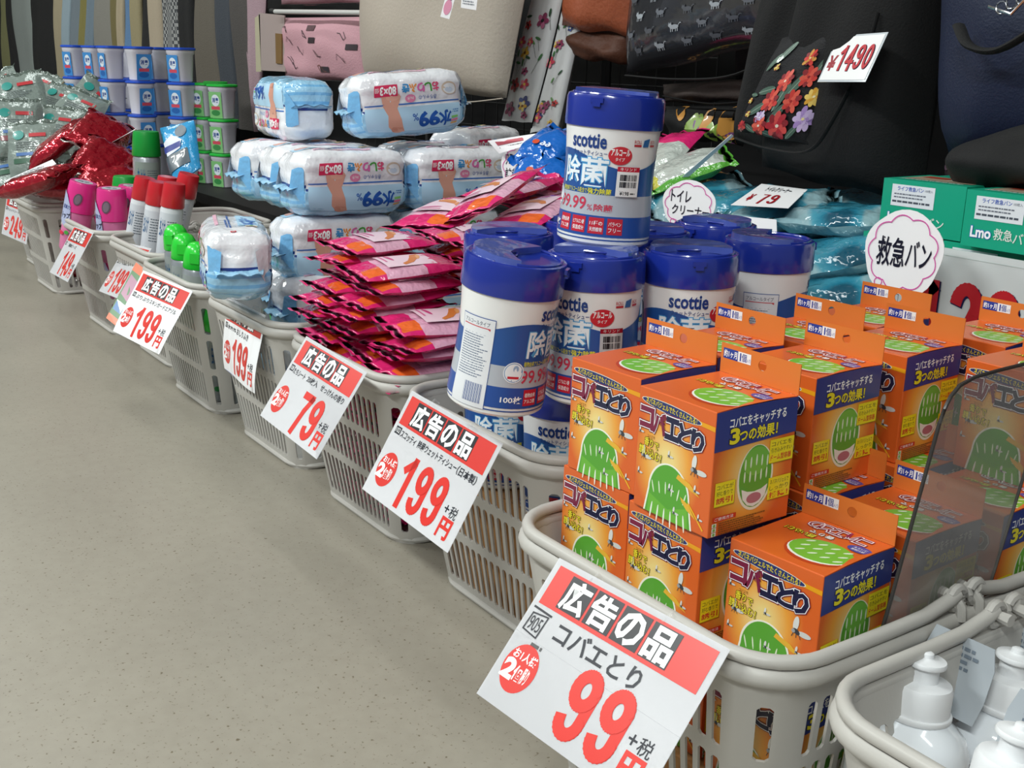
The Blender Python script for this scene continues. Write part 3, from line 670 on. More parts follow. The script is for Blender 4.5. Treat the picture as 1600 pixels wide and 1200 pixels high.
for px, py, D, rx, ry, rz, lab in [(770, 318, 1.50, 14, -20, 22, 'large pink wipe pack tilted on top with its panel facing up'), (835, 345, 1.50, 8, -12, 28, 'pink wipe pack leaning against the topmost canister'),
        (800, 305, 1.66, 4, -6, 24, 'pink wipe pack lying behind the tilted one'), (700, 345, 1.52, 6, -4, 30, 'pink wipe pack under the tilted topmost one'), (850, 318, 1.72, 4, 4, 20, 'pink wipe pack at the back near the blue refill pack')]:
    p = at(px, py, D); PKP[kk % 3].put(p, (R(rx), R(ry), R(rz)), lab, 'wipe pack', PG); kk += 1
# packs seen dimly through the slots
mb = None
for k in range(8):
    for c in range(2):
        PKP[kk % 3].put((ex-.055+c*.108, ey-.085, .012+k*.0215), (0, 0, R(rr.uniform(-5, 5))), f"pink wipe pack inside the basket, {ords[k]} layer behind the slots on the {('left', 'right')[c]}", 'wipe pack', PG); kk += 1

# baby wipe bundles
WF = foil('white_film', '#f0f1f6', .15, bump=.55, bs=28); LB = foil('light_blue_film', '#9fd0ee', .18, bump=.7, bs=30); LB2 = foil('mid_blue_film', '#79b8e6', .18, bump=.7, bs=30); NV = foil('navy_film', '#22408c', .2)
BL, BT, BHh = .215, .105, .112
def make_bundle():
    root = empty('baby_wipe_bundle'); r = random.Random(4)
    nx, ny, nz = 8, 16, 10; mb = MB()
    def sp(x, y, z):       # soft box
        ax, ay, az = x/(BT/2), y/(BL/2), (z-BHh/2)/(BHh/2)
        f = (abs(ax)**4.5+abs(ay)**6+abs(az)**4.5)**(1/4.8); m_ = max(abs(ax), abs(ay), abs(az)) or 1
        k = m_/f; w_ = .0013*(sin(y*110+z*70)+sin(x*130-y*50+1)+sin(z*95+x*60+2)+.6*sin(z*260+y*30))*(.7+1.2*max(0, abs(ay)-.6))
        q = (x*k, y*k, BHh/2+(z-BHh/2)*k); n_ = Vector((ax**5, ay**5, az**5)).normalized()*w_
        if abs(ay) > .97: q = (q[0]*(1-.0*ax), q[1], q[2])
        return (q[0]+n_.x, q[1]+n_.y, q[2]+n_.z)
    def mz(t, end):
        if end: return WF if t > .52 else (NV if t > .46 else (LB if int(t*40) % 3 else LB2))
        return WF if t > .44 else (NV if t > .40 else LB)
    def face(o, a, b, na, nb, end=False, ax=None):
        for i in range(na):
            for j in range(nb):
                c = [tuple(o[k]+a[k]*p+b[k]*q for k in range(3)) for p, q in ((i/na, j/nb), ((i+1)/na, j/nb), ((i+1)/na, (j+1)/nb), (i/na, (j+1)/nb))]
                zc = sum(p[2] for p in c)/4/BHh
                mb.add([sp(*p) for p in c], [(0, 1, 2, 3)], mz(zc, end))
    x, y, h = BT/2, BL/2, BHh
    face((-x, -y, 0), (2*x, 0, 0), (0, 0, h), nx, 20, True); face((x, y, 0), (-2*x, 0, 0), (0, 0, h), nx, 20, True)
    face((x, -y, 0), (0, 2*y, 0), (0, 0, h), ny, 25); face((-x, y, 0), (0, -2*y, 0), (0, 0, h), ny, 25)
    face((-x, -y, h), (2*x, 0, 0), (0, 2*y, 0), nx, ny); face((-x, y, 0), (2*x, 0, 0), (0, -2*y, 0), nx, ny)
    mb.build('film_wrap', root, merge=2e-5, angle=75)
    for s in (-1, 1):        # folded seal at each end
        mb = MB(); n = 12; V = []
        for i in range(n+1):
            t = -1+2*i/n; V += [(t*BT*.36, s*(BL/2-.004), h*.46), (t*BT*.33, s*(BL/2+.013), h*.41+.002*sin(i*1.3))]
        mb.add(V, [(2*i, 2*i+1, 2*i+3, 2*i+2) for i in range(n)], LB)
        V2 = [(a_, b_, c_+.0012) for a_, b_, c_ in V]; mb.add(V2, [(2*i, 2*i+2, 2*i+3, 2*i+1) for i in range(n)], LB)
        for sx in (-1, 1):   # gusset folds
            mb.add([(sx*BT*.43, s*(BL/2-.012), h*.80), (sx*BT*.43, s*(BL/2-.012), h*.18), (sx*BT*.27, s*(BL/2+.007), h*.47), (sx*BT*.24, s*(BL/2+.001), h*.72)], [(0, 1, 2), (0, 2, 3)], LB2 if sx > 0 else WF)
        mb.build('end_seal', root, angle=75)
    def art_side(a, W, H):
        a.poly([(8, 0), (W-8, 0), (W-8, H*.46), (8, H*.46)], '#b5daf2', 1); a.rect(8, H*.5, W-16, 2.2, '#2f6cc0', 1)
        a.text('水', 34, 6, 25, 27, '#1f57ae', 2, .04); a.text('99', 60, 8, 38, 25, '#1f57ae', 2, .045); a.text('%', 100, 20, 11, 12, '#1f57ae', 2, .01)
        a.rect(16, 6, 17, 4, '#f0b04a', 2); a.rect(16, 12, 17, 4, '#e77a9a', 2); a.rect(16, 18, 17, 4, '#7fc36a', 2); a.lines(16, 28, 16, 2, 4, 2, '#5a90c8', 2)
        a.poly([(128, -2), (150, -2), (158, 12), (156, 32), (164, 48), (166, 66), (154, 66), (150, 54), (142, 66), (130, 64), (138, 44), (132, 24)], '#d9a08c', 1.6)
        a.ell(145, 64, 14, 7, '#e0aa96', 1.8); a.ell(142, 4, 12, 9, '#cf907c', 1.7)
        a.text('赤ちゃんの', 62, H*.56, 34, 8, '#2f5fae', 2, .0); a.ell(112, H*.6, 10, 7, '#e887ae', 2); a.text('純水', 105.5, H*.57, 13, 6, '#ffffff', 3)
        for i, (ch, c_) in enumerate(zip('おしりふき', ('#e2507c', '#49a540', '#d869a8', '#eb9136', '#3a90cc'))): a.text(ch, 56+i*14.5, H*.71, 13, 15, c_, 2, .04)
        a.rect(136, H*.66, 44, 21, '#d92f5c', 3); a.otext('80×3', 139, H*.69, 29, 14, '#ffffff', [], 4, .04); a.text('個', 170, H*.73, 8, 9, '#ffffff', 4)
        a.ell(34, H*.74, 17, 12, '#d9c6b2', 2); a.ell(34, H*.73, 14, 9.5, '#eef2f6', 2.4); a.ell(36, H*.71, 8, 4.5, '#c7d4e4', 3)
    # the packs lie upside down, so the prints run upside down too
    a = Art(215, 98); art_side(a, 215, 98)
    def side(u, v, l): y = BL/2-u; z = .008+v; p = sp(BT/2, y, z); return (p[0]+l+.0005, p[1], p[2])
    a.build('side_print', root, side, step=(12, 10), lift=.00025)
    def side2(u, v, l): y = -BL/2+u; z = .008+v; p = sp(-BT/2, y, z); return (p[0]-l-.0005, p[1], p[2])
    a.build('side_print', root, side2, step=(12, 10), lift=.00025)
    a = Art(215, 90)
    a.poly([(70, 6), (205, 6), (205, 40), (70, 40)], '#b5daf2', 1); a.text('水', 78, 10, 22, 26, '#1f57ae', 2, .04); a.text('99', 102, 11, 34, 24, '#1f57ae', 2, .045); a.text('%', 138, 22, 9, 10, '#1f57ae', 2)
    a.rect(50, 10, 17, 20, '#f3d1a6', 2); a.rect(50, 18, 17, 5, '#8fcb7c', 2.3); a.lines(40, 52, 130, 2, 5, 3, '#3c66ac', 2); a.rect(8, 46, 13, 9, '#d93a48', 2); a.text('純水', 9, 47.5, 11, 6, '#ffffff', 3); a.ell(178, 24, 18, 11, '#dfa898', 2); a.rect(70, 70, 110, 6, '#f3bfd2', 2); 
    def topm(u, v, l): p = sp(-BT/2+.0075+v, BL/2-u, BHh); return (p[0], p[1], p[2]+l+.0005)
    a.build('top_print', root, topm, step=(12, 10), lift=.00025)
    return root
BUN = Proto(make_bundle())
dx0, dy0 = BC['D']; BG = 'blue and white baby wipe bundles in one pile'
def bun(x, y, z, rot, lab): BUN.put((x, y, z), tuple(R(a) for a in rot), lab, 'wipe bundle', BG)
def bpx(px, py, D, rot, lab): p = at(px, py, D); bun(p.x, p.y, p.z, rot, lab)

def bunc(cx, cy, z, yaw, lab, up=False, tilt=0):
    """place a bundle by centre; up = lying the right way up"""
    BUN.put((cx, cy, z+(BHh if up else 0)), (R(180 if up else tilt), 0, R(yaw)), lab, 'wipe bundle', BG)
f = -1.765
bunc(f-.0525, .79+.1075, .399, 0, 'baby wipe bundle with upside down print, front right of the middle tier')
bunc(f-.050, 1.012+.1075, .399, -3, 'baby wipe bundle behind the front right one, above the pink packs')
bunc(f-.165, .80+.1075, .399, 2, 'baby wipe bundle in the middle tier, second from the right at the front')
bunc(f-.275, .79+.1075, .399, -3, 'baby wipe bundle at the left end of the middle tier')
bunc(f-.165, 1.03+.1075, .399, 2, 'baby wipe bundle at the back of the middle tier')
bunc(f-.0525-.012, .775+.1075, .287, -2, 'baby wipe bundle in the lower tier with its red 80 by 3 mark showing')
bunc(f-.06, 1.00+.1075, .287, 0, 'baby wipe bundle in the lower tier mostly hidden by pink packs')
p = at_z(347, 482, .287); bunc(p.x-.095, p.y+.06, .293, -108, 'baby wipe bundle at the lower left showing its end folds')
bunc(f-.050, .765+.1075, .187, 3, 'baby wipe bundle lowest at the front, just above the basket rim')
bunc(f-.17, .80+.1075, .187, -4, 'baby wipe bundle lowest at the front left beside the basket rim')
bunc(f-.05, .99+.1075, .187, 0, 'baby wipe bundle low at the back of the basket')
p = at(452, 203, 2.06); bunc(p.x-.105, p.y+.055, .511, -96, 'upright baby wipe bundle at the top left of the pile', up=True)
bunc(-1.850, .93+.1075, .530, -8, 'topmost right baby wipe bundle tilted on the pile', tilt=5)
bunc(f-.175, 1.25, .425, 24, 'baby wipe bundle at the back whose white corner shows right of the top one')
bunc(f-.17, .90, .072, 0, 'baby wipe bundle deep inside the basket on the left'); bunc(f-.055, .89, .072, 0, 'baby wipe bundle deep inside the basket on the right')
# ------------------------------------------------------------------ spray cans, tubes and tubs at the left
PINK = mat('pink_cap', '#dc2f86', .3, coat=.3); GRN = mat('green_cap', '#23cf35', .3, coat=.3); DGRN = mat('dark_green_cap', '#159a3a', .35); RED = mat('red_cap', '#c9202c', .3, coat=.3)
SILV = mat('can_silver', '#a9aeb2', .3, metal=.5, var=.1, vscale=40)
def place_lean(P, top, D, zb, left, tow, yaw, lab, cat, grp, h):
    """stand a thing of height h so that its top comes at the photographed point"""
    m = Matrix.Rotation(R(left), 3, Vector((.82, -.57, 0))) @ Matrix.Rotation(R(tow), 3, Vector((.57, .82, 0))) @ Matrix.Rotation(R(yaw), 3, 'Z')
    p = at(top[0], top[1], D) - m @ Vector((0, 0, h))
    return P.put(p, m.to_euler(), lab, cat, grp)
def make_pink_can():
    root = empty('freshener_can'); mb = MB()
    mb.lathe([(.030, 0), (.032, .004), (.034, .05), (.0335, .10)], mat('pink_body', '#d77aa6', .35, var=.15, vscale=30), 28); mb.build('body', root)
    mb = MB(); mb.lathe([(.0345, .0995), (.0365, .101), (.0345, .150), (.033, .172), (.0315, .1755), (.027, .1752)], PINK, 28); cp = mb.build('cap', root)
    a = Art(60, 60); a.ell(30, 30, 22, 22, '#d9dade', 1, 0, 28); a.ell(30, 30, 20, 20, '#c3c6cc', 1.5, 0, 28); a.text('消臭', 16, 24, 28, 12, '#3c4656', 2, .03)
    a.build('top_label', cp, lambda u, v, l: (u-.03, .03-v, .1754+l))
    a = Art(80, 170)
    a.poly([(-44, 25), (-28, 35), (-12, 62), (-6, 110), (-26, 112), (-44, 100)], '#aeb6d6', 1); a.text('トップ', -36, 80, 26, 14, '#1b1f36', 2, .04); a.text('消臭力', -36, 60, 24, 10, '#31407e', 2, .02)
    a.ell(2, 40, 10, 15, '#5f4a5c', 1.2, .2); a.ell(2, 40, 7, 12, '#7c6a7a', 1.6, .2); a.ell(-12, 128, 6, 5, '#4aa545', 2); a.ell(14, 135, 14, 6, '#f2dbe7', 2, .3); a.ell(-30, 132, 10, 5, '#d42a46', 2)
    a.build('label_print', root, lambda u, v, l: ((.0372+l)*sin(u/.036), -(.0372+l)*cos(u/.036), .1755-v), step=(6, 20))
    return root
PC = Proto(make_pink_can())
place_lean(PC, (131, 284), 2.82, 0, -14, 0, 60, 'pink capped can leaning left over the basket edge', 'can', 'pink capped cans', .1755)
place_lean(PC, (174, 294), 2.70, 0, -3, 2, 50, 'pink capped can standing upright in the middle with a grey top label', 'can', 'pink capped cans', .1755)
place_lean(PC, (207, 290), 2.80, 0, -5, 0, 45, 'pink capped can at the right, partly behind a red capped tube', 'can', 'pink capped cans', .1755)
place_lean(PC, (150, 330), 2.95, 0, 0, 0, 45, 'pink capped can hidden behind the upright one', 'can', 'pink capped cans', .1755)
bx, by = BC['B']
for i, (dx, dy) in enumerate(((-.06, -.11), (.02, -.1), (.09, -.1), (.09, -.02), (.09, .06), (-.06, 0), (0, .07))):
    PC.put((bx+dx, by+dy, .0075), (0, 0, R(60+i*20)), f'pink capped can inside the basket behind the slots, {ords[i]} from the front', 'can', 'pink capped cans')
def spray(nm, cap, body, h, r, capsh, lab_col):
    root = empty(nm); mb = MB(); mb.lathe([(r*.92, 0), (r, .004), (r, h*.70), (r*.88, h*.735)], body, 24); mb.build('body', root)
    mb = MB()
    if capsh == 'dome': mb.lathe([(r*.95, h*.73), (r*1.0, h*.74), (r*.97, h*.86), (r*.85, h*.93), (r*.6, h*.98), (r*.25, h)], cap, 24)
    else: mb.lathe([(r*1.02, h*.73), (r*1.06, h*.74), (r*.95, h*.97), (r*.9, h), (r*.5, h)], cap, 24)
    cp = mb.build('cap', root)
    if capsh == 'dome': mb = MB(); mb.box((-r*.35, -r*1.08, h*.80), (r*.35, -r*.7, h*.90), cap); mb.build('nozzle', cp)
    a = Art(60, 100); W = r*2000
    a.rect(-W*.5, h*1000*.33, W, h*1000*.6, lab_col, 1); a.text('虫よけ', -W*.38, h*400, W*.3, h*200, '#2f5f8c', 2, .02); a.lines(0, h*420, W*.42, 9, 6, 2, '#55626c', 2, 3); a.ell(W*.2, h*850, W*.16, W*.16, '#c3302a', 2); a.ell(-W*.2, h*860, W*.14, W*.1, '#2e8b48', 2)
    a.build('label_print', root, lambda u, v, l: ((r+.0004+l)*sin(u/r), -(r+.0004+l)*cos(u/r), h-v), step=(5, 20))
    return root
GS = Proto(spray('spray_can', GRN, SILV, .19, .0255, 'dome', '#9fa5a4'))
cx_, cy_ = BC['C']
place_lean(GS, (273, 350), 2.30, 0, 2, 0, 40, 'green capped spray can at the left of its group', 'spray can', 'green capped spray cans', .19)
place_lean(GS, (288, 364), 2.23, 0, -3, 0, 60, 'green capped spray can in the middle with the tallest looking cap', 'spray can', 'green capped spray cans', .19)
place_lean(GS, (309, 378), 2.18, 0, -6, 0, 60, 'green capped spray can at the right touching the white bundle', 'spray can', 'green capped spray cans', .19)
for i, (dx, dy) in enumerate(((-.1, -.13), (-.03, -.14), (.04, -.14), (.10, -.12), (.11, -.05), (.11, .02), (.11, .09), (-.02, -.07))):
    GS.put((cx_+dx, cy_+dy, .0075), (0, 0, R(50+i*17)), f'green capped spray can low in the basket behind the slots, {ords[i]} from the left', 'spray can', 'green capped spray cans')
RS = Proto(spray('spray_tube', RED, mat('tube_white', '#d5d8dc', .35), .19, .024, 'flat', '#cfd3da'))
for (t, D, l, tw, yw, lab) in [((227, 277), 2.62, -12, 0, 50, 'red capped white spray tube leaning left at the front'), ((249, 284), 2.50, -10, 0, 50, 'red capped white spray tube second from the left'),
        ((273, 286), 2.42, -9, 0, 55, 'red capped white spray tube with a rounded shiny cap at the right'), ((296, 272), 2.52, -16, 0, 50, 'red capped white spray tube tucked beside the wipe bundles'), ((262, 276), 2.66, -8, 0, 50, 'red capped white spray tube behind the others')]:
    place_lean(RS, t, D, 0, l, tw, yw, lab, 'spray tube', 'red capped spray tubes', .19)
GC = Proto(spray('tall_can', DGRN, SILV, .24, .036, 'flat', '#8f9a94'))
place_lean(GC, (228, 205), 3.05, 0, -2, 0, 75, 'dark green capped can standing behind the pink cans', 'can', None, .24)
GC2 = Proto(spray('short_can', DGRN, SILV, .12, .033, 'flat', '#8f9a94'))
place_lean(GC2, (196, 275), 3.0, 0, -2, 0, 75, 'small green lidded tub behind the pink cans', 'can', None, .12)
# blue refill pouch with a round picture
def quad_slab(c4, th, m, name, parent, bulge=0, n=8):
    """thin or puffed sheet spanned by four corners TL TR BR BL (front), thickness away from the viewer"""
    c4 = [Vector(c) for c in c4]; nrm = (c4[1]-c4[0]).cross(c4[3]-c4[0]).normalized()
    if nrm.dot(CAMPOS-c4[0]) < 0: nrm = -nrm
    mb = MB(); F = []; B = []
    for j in range(n+1):
        for i in range(n+1):
            u, v = i/n, j/n; p = (c4[0]*(1-u)+c4[1]*u)*(1-v)+(c4[3]*(1-u)+c4[2]*u)*v
            b = bulge*(1-(2*u-1)**4)**.5*(1-(2*v-1)**4)**.5 if bulge else 0
            w_ = bulge*.06*(sin(u*9+v*4)+sin(v*11-u*5)) if bulge else 0
            F.append(p+nrm*(b+w_)); B.append(p-nrm*(th+b*.6))
    q = n+1; fs = [(j*q+i, j*q+i+1, (j+1)*q+i+1, (j+1)*q+i) for i in range(n) for j in range(n)]
    mb.add(F+B, [f[::-1] for f in fs]+[tuple(x+q*q for x in f) for f in fs], m)
    E_ = [i for i in range(q)]+[i*q+n for i in range(1, q)]+[n*q+i for i in range(n-1, -1, -1)]+[i*q for i in range(n-1, 0, -1)]
    mb.add([F[k] for k in E_]+[B[k] for k in E_], [(k, (k+1) % len(E_), len(E_)+(k+1) % len(E_), len(E_)+k) for k in range(len(E_))], m)
    o = mb.build(name, parent, angle=50)
    W, H = (c4[1]-c4[0]).length*1000, (c4[3]-c4[0]).length*1000
    def fn(u, v, l):
        a, b_ = u*1000/W, v*1000/H; p = (c4[0]*(1-a)+c4[1]*a)*(1-b_)+(c4[3]*(1-a)+c4[2]*a)*b_
        cl = lambda t: max(0, 1-(2*t-1)**4)**.5
        b2 = bulge*cl(a)*cl(b_)+bulge*.06*(sin(a*9+b_*4)+sin(b_*11-a*5)) if bulge else 0
        return p+nrm*(b2+l+.0004+(.0015 if bulge else 0))
    return o, fn, W, H
def T(name, label, cat, group=None, loc=(0, 0, 0)): return tag(empty(name), label, cat, group)
def q_at(pts, D): return [at(x, y, D if not isinstance(D, (list, tuple)) else D[i]) for i, (x, y) in enumerate(pts)]
def settle(root):
    """move the Empty to the foot of its parts without moving them"""
    ps = [c.matrix_world @ Vector(b) if False else Vector(b) for c in kids(root) for b in c.bound_box]
    c = Vector((sum(p.x for p in ps)/len(ps), sum(p.y for p in ps)/len(ps), min(p.z for p in ps)))
    for k in kids(root): k.location = -c
    root.location = c; return root
r_ = T('refill_pouch', 'blue refill pouch with a grey round picture standing behind the red caps', 'pouch')
o, fn, W, H = quad_slab(q_at([(250, 200), (303, 188), (312, 262), (272, 290)], [3.0, 2.94, 2.9, 2.9]), .004, foil('sky_blue_film', '#2f9cd6', .25), 'film_body', r_, .016)
a = Art(W, H); a.ell(W*.68, H*.22, W*.17, H*.12, '#5c6a76', 1); a.poly([(W*.1, H*.35), (W*.4, H*.25), (W*.7, H*.4), (W*.6, H*.55), (W*.12, H*.58)], '#d8dde6', 1); a.rect(W*.05, H*.42, W*.6, H*.1, '#28388c', 2); a.rect(W*.02, H*.58, W*.8, H*.28, '#46545e', 1.5); a.text('ファブ', W*.25, H*.60, W*.5, H*.14, '#ffffff', 3, .03)
a.build('label_print', r_, fn, step=(12, 12)); settle(r_)

# red pouches
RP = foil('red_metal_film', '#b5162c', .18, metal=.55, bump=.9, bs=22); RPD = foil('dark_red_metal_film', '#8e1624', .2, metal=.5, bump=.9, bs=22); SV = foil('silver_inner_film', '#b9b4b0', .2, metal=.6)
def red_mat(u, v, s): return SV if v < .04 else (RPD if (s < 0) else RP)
def make_red(seed):
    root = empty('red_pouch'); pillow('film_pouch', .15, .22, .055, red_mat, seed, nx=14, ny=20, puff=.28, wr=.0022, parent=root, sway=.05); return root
RPP = [Proto(make_red(s)) for s in (1, 2, 5)]
ax_, ay_ = BC['A']
def orient(P, c, D, ax, ay, az, lab, cat, grp): p = at(c[0], c[1], D); return P.put(p, (R(ax), R(ay), R(az)), lab, cat, grp)
RG = 'shiny red pouches in the basket'
for k, (c, D, ex_, ey_, ez_, lab) in enumerate([((66, 298), 3.02, 18, 8, -50, 'shiny red pouch lying across the front of its basket'), ((155, 222), 3.35, 25, 25, 62, 'shiny red pouch on top, sloping down to the right'),
        ((160, 266), 3.2, 25, 25, 66, 'shiny red pouch under the topmost one, side facing out'), ((100, 236), 3.4, 40, 10, -20, 'shiny red pouch end poking out at the left of the pile'),
        ((100, 312), 3.1, -4, -8, -20, 'shiny red pouch half hidden below the front one'), ((165, 298), 3.15, 25, 15, 60, 'dark red pouch low on the right of the pile'), ((170, 242), 3.45, 8, -30, 30, 'shiny red pouch behind the upper two')]):
    orient(RPP[k % 3], c, D, ex_, ey_, ez_, lab, 'pouch', RG)
for i in range(6): RPP[i % 3].put((ax_+.055-.02*(i % 2), ay_-.02, .012+i*.034), (0, 0, R(i*3)), f'shiny red pouch inside the basket behind the slots, {ords[i]} layer', 'pouch', RG)
def card_q(name, label, pts, D, art=None, col=CARD, cat='sign', grp=None, th=.0006):
    r0 = T(name, label, cat, grp); o, fn, W, H = quad_slab(q_at(pts, D), th, col, 'card', r0, 0, 2)
    if art: a = Art(W, H); art(a, W, H); a.build('printed_front', r0, fn)
    return settle(r0)
card_q('shelf_card', 'thin white card seen edge on above the red pouches', [(150, 236), (211, 203), (214, 200), (152, 238)], [3.3, 3.25, 3.35, 3.4], None)
def grey_lines(a, W, H): a.lines(W*.1, H*.15, W*.8, 6, H*.12, H*.05, '#7a8088', 1, 2)
card_q('shelf_card', 'grey white card lying slanted left of the red pouches', [(8, 282), (82, 249), (88, 256), (14, 291)], [3.25, 3.3, 3.2, 3.12], grey_lines)

# silver and teal pouches
SF = foil('silver_white_film', '#828f89', .3, metal=.15, bump=.8, bs=20); ST = foil('teal_film', '#4a9c93', .22, bump=.7); SD = foil('grey_green_film', '#59665f', .22, metal=.2, bump=.8)
def silver_mat(u, v, s): return SF if (s > 0 and abs(u) < .93 and .05 < v < .95) else SD
def make_silver(seed):
    root = empty('silver_pouch'); pillow('film_pouch', .15, .20, .034, silver_mat, seed, nx=12, ny=16, wr=.002, parent=root, sway=.04)
    a = Art(150, 200)
    a.rect(22, 60, 106, 16, '#7a2030' if seed % 2 else '#35604a', 1); a.rect(30, 84, 60, 10, '#3f6fb0', 1); a.lines(30, 104, 90, 4, 7, 3, '#5e686a', 1, seed); a.ell(38, 150, 17, 15, '#1f8f86', 1); a.rect(70, 142, 50, 12, '#c03038', 1); a.rect(60, 36, 60, 8, '#54604c', 1)
    def top(u, v, l):
        x = u-.075; y = v-.1; e = min(1, max(0, (.1-abs(y)-.012)/.056)); pr = (max(0, 1-abs(x/.075)**2.6)**.5)*(sin(e*pi/2)**.6 if e > 0 else 0)
        return (x, y, .017+pr*.017+.0022+l)
    a.build('printed_panel', root, top, step=(12, 14)); return root
SP = [Proto(make_silver(s)) for s in (2, 3, 6)]
SG = 'silver refill pouches piled at the far left'
for k, (c, D, e3, lab) in enumerate([((38, 160), 3.75, (62, -12, 70), 'silver pouch leaning at the upper left of the pile'), ((30, 205), 3.6, (70, 0, 75), 'silver pouch with a dark red band below the upper left one'),
        ((90, 175), 3.9, (50, 15, 40), 'silver pouch in the middle of the pile'), ((140, 168), 3.85, (60, 35, 60), 'silver pouch sloping down at the right end of the pile'), ((120, 185), 3.7, (45, 20, 50), 'silver pouch with blue marks beside the tubs'),
        ((55, 240), 3.5, (68, -5, 60), 'pale silver pouch low on the left'), ((20, 262), 3.6, (55, -10, 70), 'grey green pouch at the lower left corner of the pile'), ((95, 215), 3.65, (60, 5, 55), 'silver pouch just above the red pouches'),
        ((8, 150), 4.0, (50, -30, 60), 'upper silver pouch cut by the left edge'), ((2, 225), 3.8, (60, -10, 70), 'lower silver pouch cut by the left edge'), ((60, 150), 4.2, (40, 10, 20), 'grey green pouch at the back of the pile'), ((118, 150), 4.2, (40, 10, 30), 'dull silver pouch at the back right')]):
    p = at(c[0], c[1], D); SP[k % 3].put(p, tuple(R(x) for x in e3), lab, 'pouch', SG)

# gel tubs
def make_pot(nm, lidm, lidname):
    root = empty(nm); W8 = mat('tub_white', '#d9d8e2', .4); mb = MB()
    mb.lathe([(.026, 0), (.029, .003), (.034, .085), (.0365, .088), (.0372, .100)], W8, 28, sq=4); mb.build('tub', root)
    mb = MB(); mb.lathe([(.0395, .0985), (.041, .100), (.0405, .105), (.037, .1065), (.01, .1062)], lidm, 28, sq=4); mb.build('lid', root)
    a = Art(60, 90)
    a.rect(0, 0, 50, 80, '#3d8bcf' if lidname == 'b' else '#7fbf7a', 1); a.ell(26, 26, 16, 18, '#dfe9f2', 2); a.rect(8, 44, 34, 10, '#d14a5e', 2); a.ell(24, 64, 17, 9, '#1f63ae' if lidname == 'b' else '#3a8a4a', 2); a.text('消臭', 13, 18, 26, 14, '#2a4a92', 3, .03)
    def fn(u, v, l): z = .083-v; r = .0305+(z/.1)*.0065; return (-.025+u, -(r*.985+l+.0006), z)
    a.build('label_print', root, fn); return root
PB = Proto(make_pot('gel_tub', mat('blue_lid', '#1c4fc4', .35), 'b')); PGn = Proto(make_pot('gel_tub', mat('bright_green_lid', '#1fb53c', .35), 'g'))
zsh = .25; ph = .1068
def stack(P, px, D, tops, n0, yaw, lab, grp, hmin=0):
    p = at(px, 90, D)
    for i in range(tops):
        if i < hmin: continue
        P.put((p.x, p.y, zsh+i*ph), (0, 0, R(yaw+(i*13) % 9)), f'{lab}, {("lowest", "second tier", "third tier", "top")[i]}', 'tub', grp)
BGp = 'blue lidded gel tubs'; GGp = 'green lidded gel tubs'
for px, D, yw, lab in [(174, 3.75, 6, 'blue lidded white tub in the front left stack'), (217, 3.68, 95, 'blue lidded white tub in the front middle stack'), (282, 3.62, 20, 'blue lidded white tub in the front right stack with its label showing'),
        (118, 4.0, 15, 'blue lidded white tub in the far left stack'), (150, 3.95, 15, 'blue lidded white tub in the stack behind the front left one'), (245, 3.85, 10, 'blue lidded white tub in the stack between middle and right'), (262, 3.98, 95, 'blue lidded white tub in the back right stack'), (205, 4.0, 95, 'blue lidded white tub in the back middle stack')]:
    stack(PB, px, D, 4, 0, yw, lab, BGp, 0)
for px, D, yw, lab in [(316, 3.65, 20, 'green lidded tub beside the blue lidded stacks'), (345, 3.55, 20, 'green lidded tub behind the white bundle'), (335, 3.85, 60, 'green lidded tub in the back stack')]:
    stack(PGn, px, D, 3, 0, yw, lab, GGp, 0)
# ------------------------------------------------------------------ goods on the shelf behind the baskets
GB = mat('green_carton', '#12a583', .4, coat=.2); GBT = mat('green_carton_top', '#2f7f62', .5)
def make_gbox():
    root = empty('bandage_box'); mb = MB(); w_, d, h = .118, .10, .066; mb.box((-w_/2, -d/2, 0), (w_/2, d/2, h), GB); mb.build('carton', root, smooth=False)
    a = Art(118, 66)
    a.rect(14, 6, 62, 27, '#e8ecf2', 1); a.text('ライフ救急バン', 22, 8, 38, 5.5, '#2a56b8', 2, .01); a.text('100枚入', 62, 9, 11, 3.6, '#6f7480', 2); a.lines(18, 17, 50, 2, 4, 1.6, '#6f7480', 2, 3); a.lines(16, 26, 56, 1, 3, 2.4, '#4f5560', 2, 5, .05)
    a.otext('Lmo', 12, 42, 26, 12, '#ffffff', [('#3a5fc4', .07)], 2, .03); a.text('救急', 42, 41, 24, 13, '#e6ece4', 2, .012); a.text('バン', 67, 43, 26, 12, '#e6ece4', 2, .01)
    a.build('front_print', root, lambda u, v, l: (-.059+u, -.0502-l, .066-v))
    a = Art(100, 66); a.ell(28, 28, 16, 13, '#d9402c', 1); a.ell(28, 28, 11, 8.5, '#e8c33a', 2); a.text('救急', 20, 24, 16, 8, '#c0392b', 3, .02); a.text('ライフバン', 12, 45, 34, 6, '#e6ece4', 2); a.lines(12, 55, 30, 1, 3, 2, '#b9d6cc', 2)
    a.build('side_print', root, lambda u, v, l: (.0592+l, -.05+u, .066-v))
    a = Art(118, 100); a.rect(12, 20, 96, 55, '#b9a48c', 1); a.rect(20, 28, 36, 20, '#b8452f', 2); a.rect(62, 32, 40, 30, '#d8cdb8', 2); a.lines(14, 80, 90, 2, 5, 3, '#d8e2dc', 2)
    a.build('top_print', root, lambda u, v, l: (-.059+u, .05-v, .0662+l)); return root
GBP = Proto(make_gbox()); GBg = 'green bandage boxes on the shelf'
def gb(px, py, Y, z, yaw, lab):      # px,py = lower left front corner seen on the plane Y
    p = at_y(px, py, Y); GBP.put((p.x+.06, Y+.05, z if z else p.z), (0, 0, R(yaw)), lab, 'box', GBg); return p
p = gb(1499, 382, 1.215, None, 0, 'green bandage box with white lettering at the right edge of the photo'); zg = p.z
